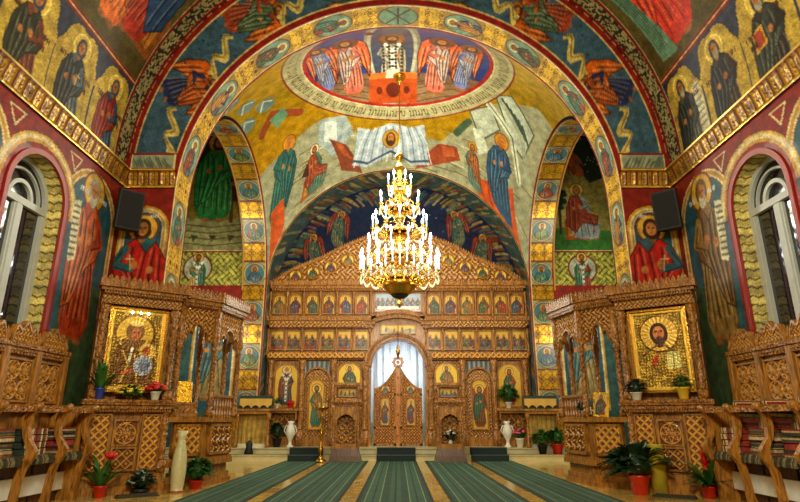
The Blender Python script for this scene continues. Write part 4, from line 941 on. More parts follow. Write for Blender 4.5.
# royal doors
def dz(x): return 2.42 + .95 * (1 - min(abs(x) / .88, 1)) ** 1.9
for s_ in (-1, 1):
    rd = bpy.data.objects.new('royal_door', None); C.objects.link(rd); rd.parent = ICO
    xs = [s_ * .07 + s_ * .81 * i / 16 for i in range(17)]; xs = sorted(xs); mb = M0()
    mb.band(xs, [.42] * 17, [dz(x) - .06 for x in xs], .02, .08); mb.build('door_leaf', WOOD, rd)
    mb = M0(); mb.band(xs, [dz(x) - .08 for x in xs], [dz(x) for x in xs], -.05, .08)
    a, b = (.07, .15), (.8, .88)
    for p, q in (a, b): mb.box(min(s_ * p, s_ * q), max(s_ * p, s_ * q), -.03, .08, .42, dz(q) - .02)
    for z in (.42, 1.0, 2.16): mb.box(min(s_ * .07, s_ * .88), max(s_ * .07, s_ * .88), -.03, .08, z, z + .07)
    mb.build('door_moulding', WOOD_F, rd)
    def f5(c): c.fill(LO); carve(c, 'scroll', -1, 1, .4, 3.4, .22, (212, 144, 52), (120, 62, 16))
    x0, x1 = sorted((s_ * .14, s_ * .82))
    panel('carved_openwork', x0, x1, .48, 3.2, .0, f5, CARVED, rd, .018, lambda c: c.V < np.vectorize(dz)(c.U) - .06, .04, M=TZ)
    icon(s_ * .47, .3, 1.14, 2.06, 'full', i=s_ + 3, parent=rd, y=-.06, step=.016, t=.03)
    x = s_ * .46; z = 2.36
    def mp(c): c.fill(GB); figure(c, x, z - .5, .7, *PAL[3], bust=True, feet=False, halo=(240, 204, 100))
    panel('medallion_icon', x - .15, x + .15, z - .15, z + .15, -.07, mp, ICON, rd, .016, lambda c: np.hypot(c.U - x, c.V - z) < .15, M=TZ)
mb = M0(); mb.box(-.07, .07, -.06, .08, .42, 3.2); mb.arc(0, 3.36, .1, .2, -.06, .04, 0, 2 * PI, 20); mb.arc(0, 3.36, .0, .07, -.06, .02, 0, 2 * PI, 12)
for i in range(8): mb.ball((.2 * math.cos(i * PI / 4), -.02, 3.36 + .2 * math.sin(i * PI / 4)), .04, 6)
for z in (.8, 1.5, 2.2, 2.8): mb.ball((0, -.06, z), .05, 8)
mb.build('door_post', m_wood('orange_oak', (200, 124, 44), (140, 76, 22), .45), ICO, False)
# white sanctuary curtain behind the doors
c = Cv(-1.15, 1.15, 1.2, 4.3, .03); c.fill((222, 230, 240)); U, V = c.U, c.V
for x, z in ((-.55, 3.55), (.5, 3.55), (-.62, 3.0), (.58, 3.05), (-.3, 3.95), (.3, 3.9)):
    c.line([(x - .08, z), (x + .08, z)], .04, (150, 130, 90)); c.line([(x, z - .12), (x, z + .12)], .04, (150, 130, 90))
CLO = m_paint('white_cloth', .7, 0, .08, .1, 10); nt = CLO.node_tree; tr_ = nt.nodes.new('ShaderNodeBsdfTranslucent'); ad = nt.nodes.new('ShaderNodeMixShader')
tr_.inputs[0].default_value = (.8, .88, 1, 1); ad.inputs[0].default_value = .5; nt.links.new(nt.nodes['Principled BSDF'].outputs[0], ad.inputs[1]); nt.links.new(tr_.outputs[0], ad.inputs[2]); nt.links.new(ad.outputs[0], nt.nodes['Material Output'].inputs[0])
cur = grid_mesh('sanctuary_curtain', c, U, 21.85 + .05 * np.sin(U * 22) + .02 * np.sin(U * 51 + V), V, CLO)
setp(cur, 'white curtain with small gold crosses hanging behind the royal doors', 'curtain')
# hanging lamp before the royal doors
lp = thing('hanging_lamp', 'small dark oil lamp hanging on a chain before the royal doors', 'lamp', (0, 20.9, 3.7))
MB().tube([(0, 0, .25), (0, 0, 1.3)], .012, 5).tube([(0, 0, 1.3), (0, .06, 1.3)], .012, 5).build('chain', WOOD_D, lp)
MB().lathe([(.01, -.2), (.03, -.15), (.07, -.05), (.09, .05), (.05, .1), (.06, .2), (.01, .26)], n=10).build('lamp_bowl', BRASS, lp, True)
# ================================================================ free-standing icon kiosks before the screen
def kiosk(s_, label):
    r = thing('icon_kiosk', label, 'icon stand', (s_ * 1.7, 19.25, 0), group='icon kiosks before the screen')
    mb = MB(); mb.prism([(-.52, -.3), (.52, -.3), (.52, .3), (-.52, .3)], .015, .2, .92); mb.prism([(-.47, -.27), (.47, -.27), (.47, .27), (-.47, .27)], .2, .42, .86)
    mb.build('base', WOOD_D, r)
    mb = MB(); mb.bevbox(-.44, .44, -.22, .26, .42, .56, .02); mb.box(-.42, .42, .12, .24, .56, 1.78); mb.box(-.42, -.38, -.16, .24, .56, 1.78).box(.38, .42, -.16, .24, .56, 1.78)
    n = 14; xs = [-.3 + .6 * i / n for i in range(n + 1)]
    mb.band(xs, [1.18 + math.sqrt(max(.09 - x * x, 0)) for x in xs], [1.78] * (n + 1), -.16, -.08); mb.box(-.42, -.3, -.16, -.08, .56, 1.78).box(.3, .42, -.16, -.08, .56, 1.78)
    mb.build('cabinet', WOOD, r)
    mb = MB(); mb.arc(0, 1.18, .29, .35, -.2, -.12); mb.box(-.35, -.29, -.2, -.12, .56, 1.18).box(.29, .35, -.2, -.12, .56, 1.18)
    for x in (-.4, .4): mb.lathe([(.05, .56), (.05, .66), (.03, .7), (.04, 1.1), (.03, 1.5), (.05, 1.62), (.05, 1.74)], (x, -.2, 0), 8)
    cornice(mb, -.42, .42, 1.74, 1.92, -.1, .16, .07); mb.build('arched_front', WOOD_F, r)
    panel('inner_carving', -.28, .28, .58, 1.46, .1, lambda c: (c.fill(LO), carve(c, 'rosette', -.3, .3, .58, 1.5, .3)), CARVED, r, .02, depth=.03)
    mb = MB(); mb.prism([(-.38, -.1), (.38, -.1), (.38, .24), (-.38, .24)], 1.92, 2.0); mb.box(-.4, -.34, -.06, .2, 2.0, 2.4).box(.34, .4, -.06, .2, 2.0, 2.4); mb.box(-.4, .4, .14, .2, 2.0, 2.34); cornice(mb, -.4, .4, 2.34, 2.46, 0, .1, .07, .05, .08)
    mb.build('icon_shelf', WOOD_F, r)
    icon(0, .6, 2.05, 2.3, 'feast', y=.08, arch=False, parent=r, i=s_ + 2, off=Matrix(), t=.02, step=.014)
    return r
kiosk(-1, 'carved wooden kiosk with arched niche standing left of the royal doors'); kk = kiosk(1, 'carved wooden kiosk with flowers in its arched niche, right of the royal doors')
cs = thing('candlestick', 'tall brass candlestick with a round tray before the left side door', 'candlestick', (-2.5, 19.2, .014))
MB().lathe([(.2, 0), (.2, .03), (.12, .07), (.05, .14), (.04, .2), (.08, .28), (.09, .4), (.04, .48), (.03, .7), (.06, .8), (.03, .9), (.025, 1.3), (.05, 1.4), (.03, 1.48), (.03, 1.56)], n=14).build('stem', BRASS, cs, True)
MB().lathe([(.03, 1.56), (.2, 1.62), (.24, 1.68), (.235, 1.7), (.1, 1.66), (.02, 1.66)], n=20).build('tray', BRASS, cs, True)
WAX = m_plain('wax', (220, 200, 120), .5); [MB().lathe([(.012, 1.66), (.012, 1.82)], (.12 * math.cos(a), .12 * math.sin(a), 0), 6).build('candle', WAX, cs) for a in (0, 1.2, 2.5, 3.7, 5)]
# side tables with draped valances
VAL = m_plain('gold_cloth', (206, 164, 70), .5, .2, .3, 6); DKC = m_plain('dark_green_cloth', (30, 50, 46), .7)
for s_ in (-1, 1):
    r = thing('side_altar_table', ('wooden side table with gold draped valance left of the screen' if s_ < 0 else 'wooden side table with gold draped valance right of the screen'), 'table', (s_ * 5.0, 20.34, .4))
    MB().bevbox(-.62, .62, -.3, .14, 1.2, 1.27, .02).box(-.58, .58, -.26, .14, 1.1, 1.2).build('table_top', WOOD, r)
    for sx in (-1, 1):
        MB().lathe([(.08, 0), (.08, .12), (.05, .16), (.06, .5), (.045, .9), (.08, 1.0), (.08, 1.1)], (sx * .54, -.2, 0), 10).build('leg', WOOD_C, r, True)
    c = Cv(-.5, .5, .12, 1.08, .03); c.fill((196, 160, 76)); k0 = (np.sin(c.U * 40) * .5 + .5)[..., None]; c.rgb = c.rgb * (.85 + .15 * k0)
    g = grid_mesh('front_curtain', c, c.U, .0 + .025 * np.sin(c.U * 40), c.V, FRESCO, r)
    MB().box(-.56, .56, -.1, .1, 0, .12).build('marble_base', m_plain('white_marble', (210, 206, 180), .3), r)
    MB().box(-.58, .58, .1, .14, 1.27, 1.72).build('back_cloth', DKC, r)
    mb = MB()
    for k_ in range(4):
        x0 = -.56 + .28 * k_; xs = [x0 + .28 * i / 8 for i in range(9)]
        mb.band(xs, [1.3 + .1 * abs(math.cos((i / 8) * PI)) ** .8 for i in range(9)], [1.62] * 9, .03, .09)
    mb.build('scalloped_valance', VAL, r)
# ================================================================ icon shrines at the nave corners
def riza(kind):
    def f(c):
        U, V = c.U, c.V; w_ = c.u[-1]; z0, z1 = c.v[0], c.v[-1]; c.fill((190, 148, 44))
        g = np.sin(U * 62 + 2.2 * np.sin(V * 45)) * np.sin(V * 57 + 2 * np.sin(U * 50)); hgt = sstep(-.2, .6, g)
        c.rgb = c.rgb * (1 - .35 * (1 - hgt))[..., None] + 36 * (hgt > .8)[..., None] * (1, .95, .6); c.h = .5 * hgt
        for b_ in (.06,): e = (w_ - abs(U) < b_) | (V - z0 < b_) | (z1 - V < b_); c.mix(slice(None), e, (226, 184, 76)); c.h = np.where(e, .8, c.h)
        if kind == 'christ':
            hx, hz = .0, z0 + 1.1; r = np.hypot(U - hx, V - hz); th = np.arctan2(V - hz, U - hx)
            c.mix(slice(None), r < .36, (110, 76, 30)); c.mix(slice(None), r < .34, (222, 182, 80)); c.mix(slice(None), (r < .34) & (np.cos(th * 24) > .3) & (r > .2), (190, 146, 60))
            c.h = np.where(r < .36, .6 + .08 * (np.cos(th * 24) > 0), c.h)
            c.ell(hx, hz, .17, .22, (50, 26, 10)); c.ell(hx, hz - .14, .1, .14, (58, 30, 12)); c.ell(hx, hz + .01, .105, .14, (196, 118, 62)); c.ell(hx, hz - .13, .07, .085, (62, 32, 14))
            c.line([(hx, hz + .04), (hx + .005, hz - .05)], .022, (150, 80, 40))
            for sg in (-1, 1): c.ell(hx + sg * .045, hz + .035, .024, .013, (30, 16, 8)); c.line([(hx + sg * .02, hz + .065), (hx + sg * .07, hz + .06)], .014, (40, 20, 10))
            c.line([(hx - .03, hz - .085), (hx + .03, hz - .085)], .014, (140, 50, 30))
            for sg in (-1, 1): c.line([(hx + sg * .05, hz - .22), (hx + sg * .34, hz - .42)], .04, (110, 74, 30))
            c.line([(hx - .12, hz - .62), (hx - .08, hz - .42)], .06, (176, 92, 50)); c.line([(hx - .17, hz - .6), (hx - .1, hz - .46)], .06, (186, 60, 40))
            c.poly([(hx + .08, hz - .7), (hx + .34, hz - .68), (hx + .34, hz - .36), (hx + .1, hz - .38)], (226, 214, 130)); c.line([(hx + .21, hz - .4), (hx + .21, hz - .68)], .015, (130, 100, 40))
        else:
            c.poly([(-.3, z0 + .95), (-.42, z0 + .5), (-.4, z0 + .1), (.36, z0 + .1), (.4, z0 + .6), (.16, z0 + 1.0), (.14, z0 + 1.3), (-.2, z0 + 1.3)], (116, 78, 26)); c.line([(-.2, z0 + 1.25), (-.3, z0 + .9), (-.1, z0 + .5), (-.2, z0 + .15)], .03, (226, 190, 90)); c.line([(.12, z0 + 1.2), (.2, z0 + .95), (0, z0 + .7), (.1, z0 + .15)], .03, (226, 190, 90))
            hx, hz = -.04, z0 + 1.1; r = np.hypot(U - hx, V - hz); th = np.arctan2(V - hz, U - hx)
            c.mix(slice(None), (r < .38) & (r > .34), (110, 76, 30)); c.mix(slice(None), (r < .34) & (V > hz - .12), (206, 166, 60)); c.h = np.where(r < .38, .6 + .08 * (np.cos(th * 24) > 0), c.h)
            c.ell(hx, hz + .04, .17, .2, (120, 84, 40)); c.ell(hx + .01, hz + .2, .13, .06, (230, 200, 110)); c.ell(hx + .02, hz - .01, .09, .13, (176, 106, 58))
            for sg in (-1, 1): c.ell(hx + .02 + sg * .04, hz + .02, .02, .012, (40, 20, 10))
            c.line([(hx + .02, hz + .02), (hx + .025, hz - .06)], .018, (140, 70, 36)); c.line([(hx - .01, hz - .09), (hx + .05, hz - .09)], .012, (140, 40, 30))
            c.ell(hx + .27, hz - .34, .16, .16, (226, 190, 90)); c.ell(hx + .25, hz - .33, .075, .09, (186, 100, 54)); c.ell(hx + .22, hz - .62, .18, .2, (170, 176, 190)); c.ell(hx + .24, hz - .62, .1, .12, (120, 130, 150))
            c.line([(hx - .14, hz - .78), (hx + .02, hz - .72)], .07, (186, 100, 54)); c.line([(hx - .02, hz - .3), (hx - .05, hz - .55)], .05, (222, 214, 190))
    return f
def shrine(s_, kind, label):
    r = thing('icon_shrine', label, 'icon shrine', (s_ * 5.125, 11.1, 0), -s_ * math.radians(35.8), 'carved icon shrines')
    mb = MB(); mb.bevbox(-.8, .8, -.06, .42, 0, .14, .02); mb.bevbox(-.77, .77, -.02, .42, .14, .34, .02); mb.build('plinth', WOOD, r)
    MB().box(-.72, .72, .1, .42, .34, 1.44).build('lower_cabinet', WOOD, r)
    for x0, x1, z0, z1, st, ce in ((-.6, -.3, .42, 1.38, 'rings', .15), (.3, .6, .42, 1.38, 'rings', .15), (-.19, .19, .86, 1.28, 'rosette', .38), (-.19, .19, .42, .78, 'lattice', .18)):
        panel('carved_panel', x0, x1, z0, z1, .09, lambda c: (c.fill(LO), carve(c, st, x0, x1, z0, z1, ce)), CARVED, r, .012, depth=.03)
        mb = MB(); t = .035
        mb.box(x0 - t, x0, .03, .11, z0 - t, z1 + t).box(x1, x1 + t, .03, .11, z0 - t, z1 + t).box(x0, x1, .03, .11, z0 - t, z0).box(x0, x1, .03, .11, z1, z1 + t); mb.build('panel_frame', WOOD, r)
    for sx in (-1, 1):
        mb = MB(); x = sx * .69
        mb.bevbox(x - .08, x + .08, -.04, .12, .34, .56, .02)
        mb.lathe([(.07, .56), (.075, .62), (.05, .66), (.07, .72), (.065, .92), (.05, .95), (.08, 1.0), (.08, 1.04), (.05, 1.08), (.07, 1.14), (.065, 1.34), (.05, 1.37), (.08, 1.42), (.08, 1.46)], (x, .04, 0), 12); mb.build('baluster', WOOD_C, r, True)
    mb = MB(); cornice(mb, -.76, .76, 1.44, 1.66, .02, .16, .045); mb.box(-.82, .82, -.16, .42, 1.62, 1.67); mb.build('ledge', WOOD_F, r)
    mb = MB(); mb.box(-.74, .74, .34, .42, 1.66, 3.6); mb.box(-.74, -.7, .1, .36, 1.66, 3.6).box(.7, .74, .1, .36, 1.66, 3.6); mb.build('upper_cabinet', WOOD, r)
    for sx in (-1, 1):
        mb = MB(); x = sx * .66
        mb.bevbox(x - .09, x + .09, -.02, .14, 1.66, 1.84, .02)
        mb.lathe([(.085, 1.84), (.06, 1.9), (.075, 1.96), (.055, 2.02), (.062, 2.4), (.05, 2.7), (.065, 3.1), (.085, 3.16), (.06, 3.22), (.08, 3.3), (.1, 3.4), (.1, 3.46)], (x, .06, 0), 12)
        for j in range(26):
            a = j * 1.1; mb.ball((x + .06 * math.cos(a), .06 + .06 * math.sin(a), 2.04 + 1.06 * j / 26), .022, 5)
        mb.build('column', WOOD_C, r, True)
    hw = .5
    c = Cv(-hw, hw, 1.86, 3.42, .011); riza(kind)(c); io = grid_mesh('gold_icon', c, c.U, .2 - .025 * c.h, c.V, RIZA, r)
    mb = MB(); t = .05; mb.box(-hw - t, -hw, .12, .24, 1.86 - t, 3.42 + t).box(hw, hw + t, .12, .24, 1.86 - t, 3.42 + t).box(-hw, hw, .12, .24, 1.86 - t, 1.86).box(-hw, hw, .12, .24, 3.42, 3.42 + t)
    g = mb.build('icon_frame', BRASS); g.parent = io
    if kind != 'christ':
        for x in (-.16, 0, .14): MB().ball((x, .08, 3.36), .022, 6).build('icon_glint', BULB, r)  # lamp reflections on the icon, added as glowing beads
    panel('carved_frieze', -.74, .74, 3.48, 3.66, .0, lambda c: (c.fill(LO), carve(c, 'scroll', -.74, .74, 3.48, 3.66, .17)), CARVED, r, .014, depth=.025)
    mb = MB(); cornice(mb, -.74, .74, 3.66, 3.86, .0, .2, .05, .16, .1); mb.box(-.74, .74, 0, .42, 3.6, 3.86); mb.build('cornice', WOOD_F, r)
    return r
shrine(-1, 'mother', 'carved wooden shrine holding a gold icon of a mother and child'); shrine(1, 'christ', 'carved wooden shrine holding a gold icon of a bearded man')
# ================================================================ cantor stands: open arched octagonal kiosks
def edge_M(p, q):
    d = Vector((q[0] - p[0], q[1] - p[1], 0)); L_ = d.length; d.normalize(); n = Vector((-d.y, d.x, 0))
    return Matrix(((d.x, n.x, 0, p[0]), (d.y, n.y, 0, p[1]), (0, 0, 1, 0), (0, 0, 0, 1))), L_
def cantor(s_, label):
    r = thing('cantor_stand', label, 'cantor stand', (s_ * 4.4, 13.0, 0), 0, 'carved cantor stands')
    P_ = [(-4.56, 11.66), (-3.98, 12.3), (-3.76, 13.5), (-4.3, 14.2), (-4.98, 14.2), (-4.98, 12.72)]
    if s_ > 0: P_ = [(-x, y) for x, y in P_][::-1]
    P_ = [(x - s_ * 4.4, y - 13.0) for x, y in P_]
    cx = sum(p[0] for p in P_) / 6; cy = sum(p[1] for p in P_) / 6
    sc_ = lambda k: [(cx + (x - cx) * k, cy + (y - cy) * k) for x, y in P_]
    MB().prism(sc_(.98), 0, .1).prism(sc_(.92), .1, .22).prism(sc_(.84), .22, .4).build('plinth', WOOD, r)
    MB().prism(sc_(1.0), .4, .5).prism(sc_(.97), .5, .56).prism(sc_(.9), .56, 1.26).prism(sc_(1.03), 1.26, 1.36).build('lower_body', WOOD, r)
    edges = [(i, (i + 1) % 6) for i in range(6)]
    vis = [0, 1, 2] if s_ < 0 else [2, 3, 4]
    for i in vis:
        p, q = P_[edges[i][0]], P_[edges[i][1]]; M, L_ = edge_M(p, q)
        x0, x1 = .12, L_ - .12; xc = L_ / 2
        panel('carved_panel', x0 + .06, x1 - .06, .66, 1.16, .02, lambda c: (c.fill(LO), carve(c, 'rings' if L_ < 1 else 'vine', x0, x1, .66, 1.16, .17 if L_ < 1 else .25)), CARVED, r, .013, depth=.03, M=M)
        mb = MB(M.copy()); mb.box(x0, x0 + .06, -.01, .1, .6, 1.22).box(x1 - .06, x1, -.01, .1, .6, 1.22).box(x0, x1, -.01, .1, .6, .66).box(x0, x1, -.01, .1, 1.16, 1.22); mb.build('panel_frame', WOOD, r)
        hw = L_ / 2 - .2; zs = 2.95
        def top(x): 
            t = min(abs(x - xc) / hw, 1); a = zs + .34 * math.sqrt(max(0, 1 - (t / .62) ** 2)) if t < .5 else zs + .3 - .5 * (t - .5) 
            return a if t < .5 else max(zs - .02, zs + .2 * math.sqrt(max(0, 1 - ((t - .72) / .28) ** 2)) )
        def fz(c): c.fill(LO); carve(c, 'scroll', 0, L_, 2.6, 3.7, .22)
        panel('carved_spandrel', .08, L_ - .08, 2.92, 3.62, .03, fz, CARVED, r, .014, lambda c: (c.V > np.vectorize(top)(c.U)) | (abs(c.U - xc) > hw), .03, M=M)
        mb = MB(M.copy()); n = 24; xs = [xc - hw + 2 * hw * k_ / n for k_ in range(n + 1)]
        mb.band(xs, [top(x) for x in xs], [3.62] * (n + 1), .035, .1); mb.box(.06, xc - hw, .035, .1, 2.9, 3.62).box(xc + hw, L_ - .06, .035, .1, 2.9, 3.62)
        mb.band(xs, [top(x) - .03 for x in xs], [top(x) + .02 for x in xs], -.01, .11); mb.build('arch_board', WOOD, r)
        mb = MB(M.copy())
        for k_ in range(5 if L_ < 1 else 8):
            nn = 5 if L_ < 1 else 8; x = x0 + (x1 - x0) * (k_ + .5) / nn
            mb.lathe([(.02, 1.36), (.03, 1.42), (.018, 1.5), (.03, 1.6), (.018, 1.7), (.022, 1.78)], (x, .06, 0), 6)
        mb.box(.05, L_ - .05, .02, .1, 1.78, 1.83)
        if not (i == (0 if s_ < 0 else 4)): mb.build('balustrade', WOOD, r)
        mb = MB(M.copy()); cornice(mb, 0, L_, 3.62, 3.88, .02, .16, .05, .15, .1); mb.build('cornice', WOOD_F, r)
    for i, (x, y) in enumerate(P_):
        mb = MB(); k = .94; x, y = cx + (x - cx) * k, cy + (y - cy) * k
        mb.lathe([(.09, 1.36), (.09, 1.48), (.055, 1.53), (.075, 1.6), (.05, 1.7), (.055, 2.2), (.05, 2.7), (.085, 2.78), (.06, 2.84), (.1, 2.96), (.09, 3.1), (.09, 3.62)], (x, y, 0), 10)
        for j in range(22): a = j * 1.1; mb.ball((x + .055 * math.cos(a), y + .055 * math.sin(a), 1.72 + .95 * j / 22), .02, 5)
        mb.build('corner_column', WOOD_C, r, True)
    MB().prism(sc_(.99), 3.8, 3.88).build('roof_board', WOOD, r)
    return r
cantor(-1, 'open arched wooden cantor stand with a gold book, beside the mother and child shrine'); cantor(1, 'open arched wooden cantor stand with a leaning gold icon, beside the bearded man shrine')
GOLDLEAF = m_plain('gilded_cover', (206, 156, 40), .32, .8, .5, 12, .8, 26)
bk_ = thing('book_lectern', 'small carved lectern box on the ledge of the left cantor stand', 'lectern', (-4.42, 12.02, 1.365), math.radians(30))
MB().bevbox(-.22, .22, -.14, .16, 0, .06, .01).box(-.19, .19, -.1, .14, .06, .24).bevbox(-.22, .22, -.13, .16, .24, .28, .01).build('box', WOOD, bk_)
MB().prism([(-.19, -.115), (.19, -.115), (.19, -.1), (-.19, -.1)], .08, .22).build('carved_front', WOOD_F, bk_)
gb = thing('gospel_book', 'gold covered book leaning upright on the small lectern box', 'book', (-4.46, 12.06, 1.65), math.radians(30))
M_ = Matrix.Rotation(-.28, 4, 'X'); mb = MB(M_.copy()); mb.bevbox(-.16, .16, -.03, .03, 0, .44, .01); mb.build('gold_cover', GOLDLEAF, gb)
MB(M_.copy()).box(-.15, .15, -.022, .022, .01, .43).build('pages', WHITE, gb)
# items on the right cantor stand
g2 = thing('leaning_icon', 'small gold icon leaning on the ledge of the right cantor stand', 'icon', (4.2, 12.1, 1.365), math.radians(-35))
M_ = Matrix.Rotation(-.16, 4, 'X') @ Matrix.Rotation(.08, 4, 'Y')
MB(M_.copy()).box(-.16, .16, 0, .03, .0, .5).build('gold_board', GOLDLEAF, g2)
panel('painted_face', -.13, .13, .04, .46, -.004, lambda c: (c.fill((230, 190, 90)), figure(c, 0, -.1, .56, (150, 60, 30), (60, 90, 80), halo=(240, 214, 130))), ICON, g2, .012, M=M_)
bx = thing('cross_box', 'dark reddish box with pale crosses below the leaning gold icon', 'box', (4.13, 12.3, 1.365), math.radians(-38))
MB().bevbox(-.16, .1, -.04, .06, 0, .24, .01).build('box_body', m_plain('oxblood', (86, 40, 30), .5), bx)
MB().box(-.05, -.03, -.05, -.04, .05, .2).box(-.09, .01, -.05, -.04, .12, .14).build('cross_mark', WHITE, bx)
# ================================================================ wainscot and choir stalls
for s_ in (-1, 1):
    r = thing('wall_panelling', ('carved wooden wall panelling with scalloped gables along the %s wall' % ('left' if s_ < 0 else 'right')), 'panelling', (s_ * 6.19, 10.3, 0), -s_ * PI / 2)
    # local x: +x towards the screen for the left wall, away for the right; y: into the wall
    d = 1 if s_ < 0 else -1
    NB = 6; PT = .8
    mb = MB(); lo, hi = sorted((0, -d * NB * PT)); mb.box(lo, hi, -.1, -.01, 0, 2.4); mb.build('backing', WOOD, r)
    mb = MB(); cornice(mb, lo, hi, 2.3, 2.48, -.12, .1, .08); mb.box(lo, hi, -.2, -.1, 1.42, 1.5); mb.build('top_rail', WOOD_F, r)
    for k_ in range(NB + 1):
        x = -d * k_ * PT; mb = MB(); mb.bevbox(x - .06, x + .06, -.2, -.1, 0, 2.4, .015); mb.ball((x, -.12, 2.56), .05, 8); mb.lathe([(.03, 2.48), (.05, 2.55), (.02, 2.66), (.001, 2.72)], (x, -.12, 0), 8); mb.build('pilaster', WOOD, r)
    for k_ in range(NB):
        xa, xb = sorted((-d * k_ * PT, -d * (k_ + 1) * PT)); xa += .12; xb -= .12; xc = (xa + xb) / 2
        panel('carved_panel', xa, xb, 1.6, 2.22, -.11, lambda c: (c.fill(LO), carve(c, 'rosette', xa, xb, 1.6, 2.22, .31)), CARVED, r, .014, depth=.035)
        mb = MB(); mb.box(xa - .03, xa, -.16, -.1, 1.57, 2.25).box(xb, xb + .03, -.16, -.1, 1.57, 2.25).box(xa, xb, -.16, -.1, 1.57, 1.6).box(xa, xb, -.16, -.1, 2.22, 2.25); mb.build('panel_frame', WOOD, r)
        def gt(x): t = (x - xc) / .34; return 2.48 + .3 * max(0, 1 - abs(t) ** 2) ** .5 * (1 if abs(t) < .6 else 1) + .06 * math.cos(t * 9)
        panel('carved_gable', xc - .34, xc + .34, 2.46, 2.86, -.13, lambda c: (c.fill(LO), carve(c, 'scroll', xc - .34, xc + .34, 2.4, 2.9, .17)), CARVED, r, .014, lambda c: c.V < np.vectorize(gt)(c.U) - .02, .03)
        mb = MB(); xs = [xc - .35 + .7 * i / 20 for i in range(21)]; mb.band(xs, [2.44] * 21, [gt(x) for x in xs], -.12, -.06); mb.band(xs, [gt(x) - .04 for x in xs], [gt(x) + .01 for x in xs], -.17, -.06); mb.build('gable_board', WOOD, r)
def stripe_mat(name, cols, axis=2, n=14, seed=1):
    m, N, L, b = _mat(name); tc = N.new('ShaderNodeTexCoord'); sp = N.new('ShaderNodeSeparateXYZ'); L.new(tc.outputs['Generated'], sp.inputs[0])
    r = N.new('ShaderNodeValToRGB'); r.color_ramp.interpolation = 'CONSTANT'; rs = np.random.RandomState(seed); e = r.color_ramp.elements
    for i in range(n):
        p = i / n; c_ = (*lin(cols[rs.randint(len(cols))]), 1)
        if i < 2: e[i].position = p; e[i].color = c_
        else: q = e.new(p); q.color = c_
    t = N.new('ShaderNodeTexVoronoi'); t.inputs['Scale'].default_value = 26; L.new(tc.outputs['Object'], t.inputs['Vector'])
    mr = N.new('ShaderNodeMapRange'); mr.inputs[3].default_value = .5; mr.inputs[4].default_value = 1.5; L.new(t.outputs['Distance'], mr.inputs[0])
    v = N.new('ShaderNodeVectorMath'); v.operation = 'SCALE'; L.new(sp.outputs[axis], r.inputs['Fac']); L.new(r.outputs[0], v.inputs[0]); L.new(mr.outputs[0], v.inputs['Scale']); L.new(v.outputs[0], b.inputs['Base Color'])
    b.inputs['Roughness'].default_value = .95; return m
KC = [(150, 50, 34), (64, 46, 34), (170, 150, 100), (44, 60, 46), (110, 84, 50), (130, 34, 30), (196, 180, 130)]
KM = [stripe_mat('kilim_a', KC, 2, 16, 3), stripe_mat('kilim_b', KC, 0, 14, 5), stripe_mat('kilim_c', KC[1:], 2, 18, 8)]
MAT_ = stripe_mat('woven_seat_mat', [(60, 50, 34), (120, 110, 74), (70, 66, 44)], 0, 24, 9)
